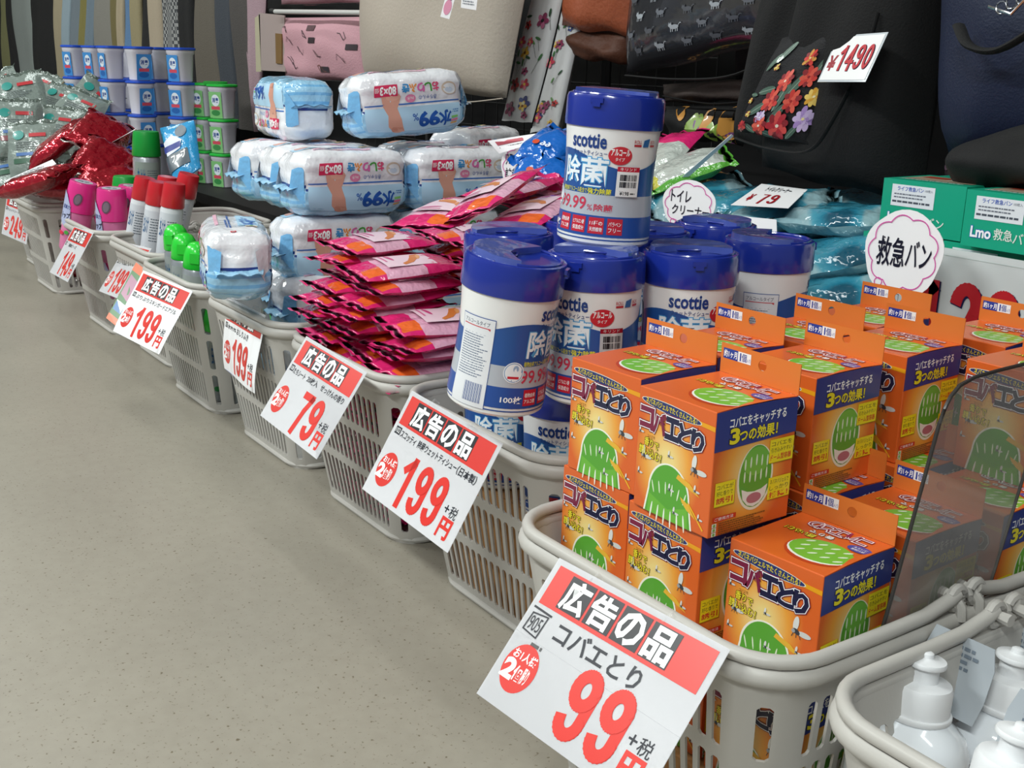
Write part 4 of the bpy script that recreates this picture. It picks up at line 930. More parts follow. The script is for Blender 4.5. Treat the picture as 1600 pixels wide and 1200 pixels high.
gb(1372, 352, 1.235, zg+.0, 2, 'green bandage box behind the round cloud sign')
gb(1460, 330, 1.335, zg+.0, 0, 'green bandage box behind the other two at the right edge')
gb(1470, 404, 1.235, zg-.0675, -1, 'green bandage box under the rightmost one, only its lid showing')
gb(1345, 395, 1.255, zg-.0675, 1, 'green bandage box in the lower layer behind the cloud sign')
k = 2
while zg-.0675*k > .25:
    for j, px in enumerate((1470, 1345)): gb(px, 404, 1.24+.004*k, zg-.0675*k if zg-.0675*(k+1) > .25 else zg-.0675*k, 0, f'green bandage box hidden behind the 129 board, layer {ords[k]} from the top, {("right", "left")[j]} stack')
    k += 1
rest = zg-.0675*(k-1)
p = at_y(1440, 404, 1.3); root = empty('cardboard_filler', (p.x+.05, 1.31, .25)); tag(root, 'cardboard riser below the green boxes, hidden by the 129 board', 'box'); mb = MB(); mb.box((-.16, -.06, 0), (.16, .1, rest-.2505), CARDB); mb.build('carton', root, smooth=False); mb = MB(); mb.box((-.158, -.058, rest-.2505), (.158, .098, rest-.2498), CARDB); mb.build('lid_flap', root, smooth=False)
# 129 board
def board(a, W, H):
    for i, ch in enumerate('129'):
        xl = (at_y((1432, 1487, 1545)[i], 450, Yb).x-TL.x)*1000; xr_ = (at_y((1478, 1541, 1600)[i], 450, Yb).x-TL.x)*1000; yt = (TL.z-at_y((1455, 1515, 1572)[i], (432, 440, 452)[i], Yb).z)*1000
        digit(a, ch, xl+1.2, yt+1.5, xr_-xl, 92, '#1c2350', 1, .37); digit(a, ch, xl, yt, xr_-xl, 92, '#c4242e', 3.5, .34)
    a.stroke([(3, 8), (W*.97, 8)], 1, '#c9d2cf', 1)
Yb = 1.195; TL = at_y(1385, 372, Yb); TRt = at_y(1650, 436, Yb)
r_ = T('price_board', 'large white board with red 129 under the green boxes', 'sign'); TRt.z = TL.z
o, fn, W, H = quad_slab([TL, TRt, TRt-Vector((0, 0, .20)), TL-Vector((0, 0, .20))], .003, mat('board_white', '#d6dbdb', .35, coat=.3), 'board', r_, 0, 2)
a = Art(W, H); board(a, W, H); a.build('printed_front', r_, fn)
mb = MB()
for xx in (TL.x+.03, TL.x+.3): mb.box((xx, Yb+.0025, TL.z-.2-.02), (xx+.012, Yb+.008, TL.z-.02), DK)
mb.build('support_strut', r_, smooth=False); settle(r_)
# cloud signs
def cloud_sign(label, Y, c, w_, h, txt, lean=0, yaw=0, tail=-1):
    p = at_y(c[0], c[1], Y); r0 = empty('cloud_sign', (p.x, Y, p.z-h/2), (R(lean), 0, R(yaw))); tag(r0, label, 'sign', 'cloud shaped pop up signs')
    n = 40; P = []
    for i in range(n):
        t = 2*pi*i/n; rr_ = 1+.03*sin(5*t); P.append((w_/2*rr_*cos(t)*(abs(cos(t))**-.12 if abs(cos(t)) > .2 else 1.18), h/2+h/2*rr_*sin(t)))
    mb = MB(); mb.add([(x, 0, z) for x, z in P]+[(x, .0008, z) for x, z in P], [tuple(range(n)), tuple(range(n, 2*n))[::-1]]+[((i+1) % n, i, n+i, n+(i+1) % n) for i in range(n)], CARD); mb.build('card', r0, smooth=False)
    a = Art(w_*1000, h*1000); W, H = a.W, a.H; pts = []
    for i in range(91):
        t = 2*pi*i/90; k_ = .80+.10*abs(sin(t*4.5)); pts.append((W/2+W/2*k_*cos(t), H/2+H/2*k_*sin(t)))
    a.stroke(pts, 1.3, '#d65aa8', 1)
    a.stroke([(W*(.24+.05*cos(t)), H*(.88+.05*sin(t))) for t in [2*pi*i/12 for i in range(13)]], 1.2, '#d65aa8', 1); a.stroke([(W*(.20+.03*cos(t)), H*(.95+.03*sin(t))) for t in [2*pi*i/12 for i in range(13)]], 1.2, '#d65aa8', 1)
    for t, x, y, ww, hh in txt: a.text(t, W*x, H*y, W*ww, H*hh, '#17182a', 2, .015)
    a.build('printed_front', r0, lambda u, v, l: (-w_/2+u, -.0002-l, h-v)); 
    mb = MB(); mb.tube([(0, .003, -.06), (0, .003, h*.6)], .0016, CLEAR if False else mat('clear_stick', '#c9ced0', .2), 8); mb.build('stick', r0); return r0
cloud_sign('round cloud sign with three bold words in front of the green boxes', 1.12, (1408, 396), .100, .098, [('救急', .17, .33, .36, .34), ('バン', .55, .34, .31, .30)], -4, 6)
cloud_sign('cloud sign behind the canister lids, right of the topmost canister', 1.20, (1074, 320), .098, .072, [('トイレ', .16, .22, .38, .24), ('クリーナー', .2, .52, .7, .2)], -4, 10)
cloud_sign('cloud sign for wet tissue refills beside the blue pouches', 1.13, (814, 262), .10, .080, [('ウエットティッシュ', .1, .2, .8, .28), ('詰替用', .12, .54, .44, .28), ('コーナー', .6, .58, .28, .2)], -4, 12)
def yen79(a, W, H): 
    a.text('¥', W*.12, H*.5, W*.08, H*.28, '#b8202c', 1, .03); digit(a, '7', W*.34, H*.42, W*.14, H*.48, '#b8202c', 1, .3); digit(a, '9', W*.52, H*.42, W*.16, H*.48, '#b8202c', 1, .3); a.text('トイレクリーナー', W*.25, H*.1, W*.5, H*.2, '#23242e', 1, .02)
card_q('price_card', 'white card with a red 79 lying on the light blue packs', [(1190, 287), (1262, 296), (1232, 325), (1142, 320)], [1.78, 1.70, 1.58, 1.66], yen79)
card_q('price_card', 'blank back of a white card standing before the light blue packs', [(1110, 333), (1213, 343), (1214, 378), (1108, 362)], [1.62, 1.5, 1.5, 1.62], None)
card_q('price_card', 'slanted white card with red print above the blue refill pouches', [(762, 220), (856, 206), (846, 220), (780, 240)], [1.95, 1.88, 1.86, 1.95], lambda a, W, H: (a.rect(W*.1, H*.15, W*.5, H*.3, '#c9626e', 1), a.lines(W*.1, H*.6, W*.7, 1, 3, 2, '#777777', 1)))
card_q('price_card', 'thin clear card edge below the floral purse', [(1066, 276), (1143, 210), (1146, 213), (1070, 282)], [1.85, 1.75, 1.76, 1.86], None)

# light blue toilet wipe packs
TF = foil('cyan_film', '#2b87a6', .15, bump=.9, bs=24); nt = TF.node_tree; _t = nt.nodes.new('ShaderNodeTexCoord'); _n = nt.nodes.new('ShaderNodeTexNoise'); _n.inputs['Scale'].default_value = 11; _n.inputs['Detail'].default_value = 1; _r = nt.nodes.new('ShaderNodeValToRGB'); _e = _r.color_ramp.elements; _e[0].position = .40; _e[0].color = lin('#1a5268'); _e[1].position = .60; _e[1].color = lin('#8fb0b8'); _k = _e.new(.47); _k.color = lin('#257a94'); _k = _e.new(.555); _k.color = lin('#4693a8'); nt.links.new(_t.outputs['Object'], _n.inputs['Vector']); nt.links.new(_n.outputs[0], _r.inputs[0]); nt.links.new(_r.outputs[0], nt.nodes['Principled BSDF'].inputs['Base Color']); TD = foil('deep_teal_film', '#17566f', .18, bump=.9, bs=24); TS = foil('pale_cyan_film', '#8fb4bc', .15, metal=.15, bump=.9, bs=24)
def teal_mat(u, v, s): return TS if s < 0 else TF
def make_teal(seed):
    root = empty('light_blue_pack'); pillow('film_wrap', .13, .19, .045, teal_mat, seed, nx=14, ny=20, wr=.0036, parent=root, sway=.12); return root
TP = [Proto(make_teal(s)) for s in (4, 9, 15)]
TG = 'light blue toilet wipe packs on the shelf'
for k, (c, D, e3, lab) in enumerate([((1325, 345), 1.60, (8, 12, -62), 'light blue pack at the front with a silver corner, left of the green boxes'), ((1310, 400), 1.55, (6, 14, -70), 'light blue pack second from the front top, beside the cloud sign'), ((1300, 455), 1.52, (10, 10, -66), 'light blue pack lowest at the front above the orange boxes'),
        ((1215, 335), 1.70, (0, 8, -50), 'light blue pack under the 79 card'), ((1150, 320), 1.82, (4, 4, -40), 'light blue pack left of the 79 card'), ((1270, 430), 1.58, (4, 8, -50), 'dark teal pack behind the right canister'),
        ((1250, 380), 1.66, (2, 6, -60), 'teal pack between the blank card and the front packs'), ((1370, 325), 1.75, (2, 6, -80), 'teal pack pushed against the green box'), ((1090, 310), 1.88, (0, 0, -30), 'teal pack behind the small cloud sign'),
        ((1180, 360), 1.75, (2, 5, -45), 'teal pack under the blank card'), ((1360, 440), 1.66, (4, 6, -70), 'teal pack behind the lower ones near the 129 board')]):
    p = at(c[0], c[1], D); TP[k % 3].put((p.x, p.y, p.z-.02), (R(e3[0]+(k*37 % 23)-8), R(e3[1]+(k*53 % 25)-10), R(e3[2]+(k*41 % 50)-20)), lab, 'wipe pack', TG)
mb = MB(); r_ = T('storage_tray', 'dark tray under the light blue packs', 'tray'); p = at_y(1250, 430, 1.3)
mb.box((-.36, -.11, 0), (.20, .25, .08), DK); mb.build('tray_base', r_, smooth=False); mb = MB(); mb.box((-.36, -.115, 0), (.20, -.111, .10), DK); mb.build('front_lip', r_, smooth=False); r_.location = (p.x, 1.31, .2505)
# green-white snack like refill and pink one next to the top canister
SN = foil('white_green_film', '#cfd6cf', .15, metal=.2, bump=.8); SNG = foil('leaf_green_film', '#5aa83c', .2, bump=.8)
def sn_mat(u, v, s): return SNG if v > .9 or u > .85 else (SN if v > .15 else foil('lemon_film', '#c9c23c', .2, bump=.8))
r_ = empty('refill_pack'); pillow('film_wrap', .10, .15, .035, sn_mat, 5, wr=.0022, parent=r_); p = at(1078, 280, 1.9); r_.location = p; r_.rotation_euler = (R(24), R(12), R(-30)); tag(r_, 'white and green refill pack right of the topmost canister', 'pouch')
r_ = empty('refill_pack'); pillow('film_wrap', .11, .17, .04, lambda u, v, s: PK if v > .6 else SN, 7, wr=.0022, parent=r_); p = at(1040, 262, 2.0); r_.location = p; r_.rotation_euler = (R(30), R(-12), R(10)); tag(r_, 'pink and white refill pack half hidden by the topmost canister', 'pouch')
BF = foil('strong_blue_film', '#1467c4', .15, bump=.8, bs=24)
for k, (c, D, e3, lab) in enumerate([((860, 246), 1.86, (30, 10, 20), 'strong blue refill pouch left of the topmost canister'), ((846, 282), 1.84, (40, 5, 40), 'strong blue refill pouch lower beside the cloud sign'), ((872, 300), 1.80, (40, 15, 50), 'strong blue refill pouch tucked against the topmost canister')]):
    r_ = empty('refill_pouch'); pillow('film_wrap', .085, .12, .035, lambda u, v, s: BF, 9+k, wr=.0026, parent=r_)
    a = Art(85, 120); a.ell(30, 45, 6, 6, '#d8502c', 1); a.text('99', 40, 40, 18, 11, '#e8f0ff', 1, .03)
    a.build('printed_panel', r_, lambda u, v, l: (u-.0425, v-.06, .0375+l)); r_.location = at(c[0], c[1], D); r_.rotation_euler = tuple(R(x) for x in e3); tag(r_, lab, 'pouch', 'strong blue refill pouches')
r_ = empty('refill_pack'); pillow('film_wrap', .08, .12, .03, lambda u, v, s: PK if v > .4 else foil('lime_film', '#b8cf5a', .2, bump=.7), 17, wr=.002, parent=r_); r_.location = at(866, 335, 1.72); r_.rotation_euler = (R(50), R(10), R(50)); tag(r_, 'small pink and lime pack touching the left side of the topmost canister', 'pouch')
# magazine like green pack stuck to the side of the spray can basket
r_ = T('leaflet_pack', 'green and blue picture pack hanging at the left of the spray can basket', 'pack')
o, fn, W, H = quad_slab(q_at([(213, 410), (232, 425), (182, 510), (166, 497)], [2.34, 2.28, 2.23, 2.26]), .008, mat('pack_green', '#4b7a4a', .4), 'card', r_, 0, 3)
a = Art(W, H); a.rect(0, 0, W, H*.14, '#d8693a', 1); a.poly([(W*.1, H*.2), (W*.9, H*.25), (W*.8, H*.6), (W*.1, H*.55)], '#a9728c', 1); a.rect(W*.1, H*.66, W*.7, H*.16, '#3a6ea8', 1); a.rect(0, H*.9, W, H*.1, '#d8693a', 1); a.build('printed_front', r_, fn); settle(r_)

# ------------------------------------------------------------------ clear smoky acrylic divider
def acr():
    m = bpy.data.materials.new('smoky_acrylic'); m.use_nodes = True; nt = m.node_tree; b = nt.nodes['Principled BSDF']
    b.inputs['Base Color'].default_value = lin('#8c8a86'); b.inputs['Roughness'].default_value = .12; b.inputs['Alpha'].default_value = .5; b.inputs['Coat Weight'].default_value = .5; b.inputs['Coat Roughness'].default_value = .1
    return m
r_ = T('acrylic_divider', 'clear smoky plastic divider with a rounded corner standing in the orange box basket', 'divider')
Xa = -.4835
px_out = [(1367, 1030), (1395, 935), (1432, 800), (1470, 662), (1478, 640), (1488, 620), (1502, 603), (1525, 590), (1560, 580), (1600, 570), (1660, 556), (1573, 837), (1537, 953)]
outl = [at_x(x, y, Xa) for x, y in px_out]
outl = [Vector((Xa, q.y, max(q.z, .2))) for q in outl]
n = len(outl); mb = MB(); mb.add([tuple(q) for q in outl]+[(q.x-.0025, q.y, q.z) for q in outl], [tuple(range(n)), tuple(range(n, 2*n))[::-1]], acr()); mb.build('clear_sheet', r_, smooth=False, merge=0)
mb = MB(); mb.tube([(q.x-.00125, q.y, q.z) for q in outl[:11]], .0016, mat('acrylic_edge', '#3c3a38', .25, alpha=.85), 8); mb.tube([(q.x-.00125, q.y, q.z) for q in outl[10:]], .0014, mat('acrylic_edge_dark', '#26211e', .3), 8); mb.build('polished_edge', r_)
settle(r_)

# ------------------------------------------------------------------ white pump-less bottles at the lower right
BWH = mat('bottle_white', '#eef3f8', .12, coat=.8); CWH = mat('cap_white', '#eaecee', .4)
def make_bottle():
    root = empty('squeeze_bottle'); mb = MB(); hb = .15
    mb.lathe([(.034, 0), (.040, .004), (.0420, .02), (.0425, .118), (.0415, .132), (.037, .143), (.029, .150), (.024, .1535), (.022, .156)], BWH, 36, sx=1.05, sy=.92); mb.build('bottle', root)
    mb = MB(); mb.lathe([(.0245, .1535), (.0252, .1545), (.0256, .157), (.0252, .158), (.0235, .1585), (.0230, .176), (.0215, .1795), (.014, .1810), (.0115, .1815)], CWH, 32); cp = mb.build('screw_cap', root)
    mb = MB(); mb.lathe([(.0115, .181), (.0110, .184), (.0108, .190), (.0112, .1915), (.0148, .1935), (.0153, .1955), (.0145, .1972), (.006, .1985), (.0050, .1992), (.0047, .202), (.003, .203)], CWH, 24); mb.build('push_pull_spout', cp)
    a = Art(60, 100); a.rect(-22, 48, 40, 12, '#35383f', 1); a.text('毛穴もスッキリ！', -20, 50, 34, 6, '#ffffff', 2, .01); a.lines(-20, 64, 34, 7, 4.2, 2, '#9a9ea5', 1, 6)
    a.build('label_print', root, lambda u, v, l: ((.0449+l)*sin(u/.043), -(.0394+l)*cos(u/.043), .165-v), step=(5, None))
    # grey neck leaflet
    mb = MB(); lf = mat('grey_leaflet', '#a9b0b6', .4); Z = [(.0, .150), (.010, .165), (.016, .190), (.018, .206)]
    V = [(x*1.1, .030+b, z) for b, z in Z for x in (-.026, -.018, .018, .026)]
    V = [(x*(.85 if z > .2 else 1), y, z) for x, y, z in V]; F_ = [(j*4+i, j*4+i+1, (j+1)*4+i+1, (j+1)*4+i) for i in range(3) for j in range(3)]
    mb.add(V, F_, lf); mb.add([(x, y+.0006, z) for x, y, z in V], [f[::-1] for f in F_], lf); lo = mb.build('neck_leaflet', root)
    a = Art(50, 60); a.lines(5, 5, 38, 4, 5, 2.6, '#6f7a86', 1, 9)
    a.build('leaflet_print', lo, lambda u, v, l: (-.022+u*.9, .0475-l-(v*.16), .204-v)); return root
BT_ = Proto(make_bottle()); BGr = 'white squeeze bottles'
for (t, D, l, tw, yw, lab) in [((1450, 1018), .83, -5, -4, 2, 'white squeeze bottle standing free nearest the divider, black label panel showing'), ((1592, 1012), .86, -6, -4, 10, 'white squeeze bottle cut by the right edge of the photo, upper one'), ((1600, 1130), .70, -8, -6, 6, 'white squeeze bottle in the bottom right corner of the photo')]:
    place_lean(BT_, t, D, 0, l, tw, yw, lab, 'bottle', BGr, .203)
hx_, hy_ = BC['H']
carton(hx_, hy_, .22, .32, .0075, .04, 'cardboard sheet at the bottom of the bottle basket')
# ------------------------------------------------------------------ hanging bags and clothes behind
def puff_bag(name, pts, Y, th, m, parent, seed=0, n=14, folds=.004):
    """cushion from the outline corners TL TR BR BL given on the plane Y; bulges towards the aisle"""
    c = [at_y(x, y, Y) for x, y in pts] if not isinstance(pts[0], Vector) else pts
    r = random.Random(seed); ph = [r.uniform(0, 6.28) for _ in range(6)]; mb = MB(); F = []; B = []
    for j in range(n+1):
        for i in range(n+1):
            u, v = i/n, j/n; p = (c[0]*(1-u)+c[1]*u)*(1-v)+(c[3]*(1-u)+c[2]*u)*v
            b = th*(max(0, 1-abs(2*u-1)**3))**.5*(max(0, 1-abs(2*v-1)**3))**.5
            w_ = folds*(sin(u*8+v*3+ph[0])+sin(v*9-u*5+ph[1])+.6*sin(u*17+ph[2]+v*6))*(b/th)
            dz = folds*.8*sin(u*11+ph[3])*(v > .9)
            F.append((p.x, p.y-b-w_, p.z+dz)); B.append((p.x, p.y+b*.6+.002, p.z+dz))
    q = n+1; fs = [(j*q+i, j*q+i+1, (j+1)*q+i+1, (j+1)*q+i) for i in range(n) for j in range(n)]
    mb.add(F, [f[::-1] for f in fs], m); mb.add(B, fs, m)
    E_ = [i for i in range(q)]+[i*q+n for i in range(1, q)]+[n*q+i for i in range(n-1, -1, -1)]+[i*q for i in range(n-1, 0, -1)]
    mb.add([F[k] for k in E_]+[B[k] for k in E_], [(k, (k+1) % len(E_), len(E_)+(k+1) % len(E_), len(E_)+k) for k in range(len(E_))], m)
    o = mb.build(name, parent, merge=1e-5, angle=70)
    W, H = (c[1]-c[0]).length*1000, (c[3]-c[0]).length*1000
    def fn(u, v, l):
        a, b_ = min(1, max(0, u*1000/W)), min(1, max(0, v*1000/H)); p = (c[0]*(1-a)+c[1]*a)*(1-b_)+(c[3]*(1-a)+c[2]*a)*b_
        b = th*(max(0, 1-abs(2*a-1)**3))**.5*(max(0, 1-abs(2*b_-1)**3))**.5
        w_ = folds*(sin(a*8+b_*3+ph[0])+sin(b_*9-a*5+ph[1])+.6*sin(a*17+ph[2]+b_*6))*(b/th)
        return (p.x, p.y-b-w_-l-.0018, p.z)
    return o, fn, W, H
def fabric(name, col, rough=.75, bump=.2, bs=350, **k): return mat(name, col, rough, bump=bump, bscale=bs, **k)
def straps(root, pts, r, m, name='strap'):
    mb = MB(); mb.tube(pts, r, m, 8, flat=.5, smooth=True); return mb.build(name, root)
YB = 1.45
# rack pole and hooks
r_ = T('hanging_rack', 'dark metal rack bar holding the bags above the frame', 'rack')
mb = MB(); mb.tube([(-4.2, 1.62, 1.02), (.2, 1.62, 1.02)], .012, DK, 10); mb.build('rail', r_)
for i, x in enumerate((-4.2, -2.0, .18)): mb = MB(); mb.tube([(x, 1.62, .25), (x, 1.62, 1.02)], .012, DK, 8); mb.build('post', r_)
# wire grid low behind the packs
mb = MB()
for i in range(26): mb.tube([(-3.2+i*.06, 1.66, .30), (-3.2+i*.06, 1.66, .70)], .0018, DK, 5)
for j in range(7): mb.tube([(-3.2, 1.66, .32+j*.06), (-1.7, 1.66, .32+j*.06)], .0018, DK, 5)
g = mb.build('wire_grid', r_); g['kind'] = 'stuff'
def up(pts, Y, top=.98):      # lift the upper corners above the frame
    c = [at_y(x, y, Y) for x, y in pts]; return c
# black tote with a flower panel and a 1490 tag
TB_ = fabric('black_canvas', '#111112', .85); FLM = fabric('black_print_canvas', '#17171a', .7)
r_ = T('flower_tote_bag', 'large black tote bag with a red flower panel and a 1490 price tag', 'bag')
o, fn, W, H = puff_bag('bag_body', [(1330, -190), (1500, -190), (1440, 322), (1190, 262)], 1.40, .085, TB_, r_, 2, n=18)
o, fn, W, H = puff_bag('side_gusset', [(1235, -120), (1345, -120), (1260, 275), (1146, 215)], 1.405, .05, TB_, r_, 5)
o, fn, W, H = puff_bag('flower_panel', [(1222, 60), (1352, 20), (1262, 226), (1150, 204)], 1.335, .022, FLM, r_, 8, folds=.0015)
a = Art(W, H)
rr = random.Random(3)
def flower(cx, cy, s, c1, c2, c3, l):
    for k in range(9): t = 2*pi*k/9+.3; q = rr.uniform(.5, .8); a.ell(cx+s*q*cos(t), cy+s*q*sin(t), s*.42, s*.27, (c1, c2, '#8e2a30' if c1[1] in 'cd' else c2)[k % 3], l+k*.06, t+rr.uniform(-.4, .4), 12)
    for k in range(6): t = 2*pi*k/6; a.ell(cx+s*.3*cos(t), cy+s*.3*sin(t), s*.28, s*.2, c2 if k % 2 else c1, l+.7+k*.05, t+.5, 10)
    a.ell(cx, cy, s*.16, s*.13, c3, l+1.1, 0, 10)
def leaf(cx, cy, s, t, c='#4f6a5c', l=1): a.ell(cx, cy, s, s*.36, c, l, t, 12); a.stroke([(cx-s*cos(t), cy-s*sin(t)), (cx+s*cos(t), cy+s*sin(t))], s*.08, '#8aa191', l+.4)
for x, y, s, cs in [(.38, .90, .10, ('#d8433c', '#e86a55', '#f0ead8')), (.62, .88, .13, ('#d9534f', '#b7323c', '#efe3cf')), (.12, .93, .06, ('#d8433c', '#b7323c', '#8c1f28')), (.9, .80, .10, ('#a98cc8', '#cdb8e0', '#f0e0a0')), (.92, .62, .08, ('#e0a83c', '#eccb6a', '#fff2c0')),
                    (.42, .66, .11, ('#cf4038', '#e0604e', '#a82a2a')), (.70, .66, .10, ('#cf4038', '#e0604e', '#a82a2a')), (.52, .48, .10, ('#cf4038', '#e0604e', '#f2d9c0')), (.78, .46, .09, ('#cf4038', '#dd5a48', '#8c1f28')), (.36, .82, .07, ('#b59ac8', '#d6c6e4', '#efe8f4')), (.70, .30, .07, ('#d99a4a', '#d8433c', '#f0d9a0'))]:
    flower(W*x, H*y, W*s, *cs, 3)
for x, y, s, t in [(.26, .74, .12, -.6), (.56, .78, .13, -.9), (.3, .56, .11, -.2), (.86, .36, .1, -1.1), (.55, .62, .15, -1.2), (.24, .94, .09, .4), (.5, .97, .1, .2), (.2, .28, .1, -.9), (.32, .2, .12, -.9), (.68, .52, .13, -1.0), (.12, .6, .06, .1), (.8, .92, .09, -.8)]: leaf(W*x, H*y, W*s, t)
for x, y in [(.1, .66), (.16, .8), (.3, .34)]: flower(W*x, H*y, W*.035, '#d9b64a', '#e8cf7c', '#fff3c8', 2)
a.build('flower_print', r_, fn, step=(12, 12), lift=.0004)['kind'] = 'stuff'
straps(r_, [at_y(1150, 216, 1.34), at_y(1200, 232, 1.325), at_y(1262, 236, 1.32), at_y(1300, 190, 1.31), at_y(1350, 90, 1.31), at_y(1372, 20, 1.32)], .004, BLACKM, 'piping'); settle(r_)
def t1490(a, W, H):
    a.rect(W*.03, H*.04, W*.94, H*.92, '#f4f4f4', .5); a.text('¥', W*.07, H*.45, W*.14, H*.30, '#9c2030', 1, .04)
    for i, ch in enumerate('1490'): digit(a, ch, W*(.24+.175*i), H*.22, W*.16, H*.55, '#2a2440', 1, .34); digit(a, ch, W*(.235+.175*i), H*.215, W*.16, H*.55, '#c01f2e', 4, .28)
card_q('price_tag', 'white tag reading 1490 in a clear sleeve on the flower tote', [(1310, 56), (1388, 50), (1352, 128), (1277, 128)], [1.60, 1.50, 1.50, 1.60], t1490, mat('clear_sleeve', '#cfd6dc', .1, coat=1), 'tag')
# navy backpack
NVY = fabric('navy_nylon', '#16203a', .55, .15); 
r_ = T('navy_bag', 'navy blue bag with a black bottom at the right edge of the photo', 'bag')
puff_bag('bag_body', [(1500, -160), (1760, -160), (1740, 262), (1484, 250)], 1.35, .09, NVY, r_, 4, n=16)
puff_bag('black_base', [(1490, 232), (1660, 172), (1740, 300), (1500, 292)], 1.31, .06, BLACKM, r_, 6)
straps(r_, [at_y(1498, 40, 1.24), at_y(1515, 72, 1.22), at_y(1560, 78, 1.22), at_y(1625, 40, 1.22), at_y(1680, 0, 1.22)], .008, BLACKM)
mb = MB(); mb.tube([at_y(1545, 10, 1.22), at_y(1580, 22, 1.21), at_y(1610, -10, 1.21)], .0018, mat('chrome', '#c9ccd0', .15, metal=1), 6)
for k_ in range(3): c0 = at_y(1565+16*k_, 12-8*k_, 1.215); mb.tube([c0+Vector((.007*cos(t), 0, .007*sin(t))) for t in [2*pi*i/10 for i in range(10)]], .0012, mat('chrome', '#c9ccd0', .15, metal=1), 5, True)
mb.build('key_ring', r_); settle(r_)
card_q('swing_tag', 'clear sleeved tag on the navy bag', [(1522, 55), (1600, -5), (1603, 2), (1527, 60)], [1.37, 1.33, 1.34, 1.38], None, mat('clear_sleeve', '#cfd6dc', .1, coat=1), 'tag')
# floral bottomed pouch at the right
r_ = T('floral_purse', 'dark purse with small pink flowers below the navy bag', 'purse')
o, fn, W, H = puff_bag('bag_body', [(1476, 248), (1640, 262), (1640, 306), (1482, 288)], 1.42, .03, fabric('dark_floral', '#2a1c22', .7), r_, 3)
a = Art(W, H); rr = random.Random(8)
for i in range(16): a.ell(W*rr.uniform(.05, .95), H*rr.uniform(.2, .9), W*.03, W*.02, rr.choice(['#8a6a72', '#a99096', '#5f4a58']), 1+i*.1, rr.uniform(0, 3), 8)
a.build('flower_print', r_, fn, step=(20, 20))['kind'] = 'stuff'; settle(r_)
# shiny dark bag with little cats
r_ = T('cat_print_bag', 'shiny charcoal bag printed with small grey cats', 'bag')
CATF = mat('charcoal_vinyl', '#2a2b30', .22, coat=.7, bump=.35, bscale=14)
o, fn, W, H = puff_bag('bag_body', [(1010, -150), (1290, -150), (1240, 62), (978, 118)], 1.46, .06, CATF, r_, 7, n=18, folds=.003)
a = Art(W, H)
def cat_mark(cx, cy, s, col, l=1):
    a.ell(cx, cy, s*.6, s*.26, col, l, 0, 12); a.ell(cx-s*.55, cy-s*.22, s*.24, s*.2, col, l+.3, 0, 10)
    for dx_ in (-.68, -.44): a.poly([(cx+s*dx_-s*.07, cy-s*.32), (cx+s*dx_, cy-s*.58), (cx+s*dx_+s*.08, cy-s*.32)], col, l+.2)
    for dx_ in (-.45, -.2, .2, .45): a.rect(cx+s*dx_-s*.05, cy+s*.1, s*.1, s*.42, col, l+.1)
    a.stroke([(cx+s*.5, cy-s*.1), (cx+s*.75, cy-s*.4), (cx+s*.9, cy-s*.35)], s*.09, col, l+.1)
rr = random.Random(4)
for j in range(6):
    for i in range(6): cat_mark(W*(.12+.16*i+(j % 2)*.07), H*(.36+.105*j), W*.042, ['#a3a9b0', '#6a6e76', '#53565d'][(i+j) % 3])
a.build('cat_print', r_, fn, step=(20, 20), lift=.0004)['kind'] = 'stuff'
straps(r_, [at_y(978, 118, 1.44), at_y(1060, 124, 1.41), at_y(1150, 116, 1.40), at_y(1240, 66, 1.43)], .004, BLACKM, 'piping'); settle(r_)
r_ = T('black_bag', 'black bag with a thick strap between the cat bag and the flower tote', 'bag'); puff_bag('bag_body', [(1190, -140), (1360, -140), (1260, 90), (1150, 130)], 1.56, .05, BLACKM, r_, 9)
straps(r_, [at_y(1262, -20, 1.5), at_y(1245, 50, 1.46), at_y(1262, 110, 1.45), at_y(1320, 60, 1.44), at_y(1350, -20, 1.46)], .007, mat('black_leather', '#18181a', .35, coat=.4)); settle(r_)
r_ = T('brown_purse', 'brown black purse below the cat print bag', 'purse'); puff_bag('bag_body', [(1036, 132), (1200, 120), (1190, 158), (1040, 162)], 1.55, .03, fabric('dark_brown_fabric', '#3a2f2b', .7), r_, 12); straps(r_, [at_y(1036, 150, 1.5), at_y(1110, 162, 1.49), at_y(1190, 156, 1.49)], .003, BLACKM, 'piping'); settle(r_)
r_ = T('floral_purse', 'black purse with purple and green flowers under the brown one', 'purse')
o, fn, W, H = puff_bag('bag_body', [(1040, 166), (1180, 166), (1160, 226), (1046, 214)], 1.53, .03, BLACKM, r_, 14)
a = Art(W, H); rr = random.Random(2)
for i in range(13): a.ell(W*rr.uniform(.08, .92), H*rr.uniform(.15, .9), W*rr.uniform(.06, .11), W*rr.uniform(.04, .07), rr.choice(['#7a4a86', '#a86aa8', '#b8c85a', '#8fae4a', '#d89a4a', '#c87a9a']), 1+i*.2, rr.uniform(0, 3), 12)
a.build('flower_print', r_, fn, step=(20, 20))['kind'] = 'stuff'; settle(r_)
# brown leather bag
r_ = T('brown_bag', 'reddish brown leather bag with folded bottom above the topmost canister', 'bag')
BR_ = mat('brown_leather', '#9c4f2f', .5, coat=.2, bump=.2, bscale=120); BRD = mat('dark_brown_leather', '#55301f', .6, bump=.2, bscale=120)
puff_bag('bag_body', [(905, -120), (1010, -120), (1000, 58), (878, 42)], 1.50, .04, BR_, r_, 4, folds=.005); puff_bag('lower_fold', [(880, 46), (1000, 50), (982, 100), (905, 92)], 1.53, .03, BRD, r_, 6); settle(r_)
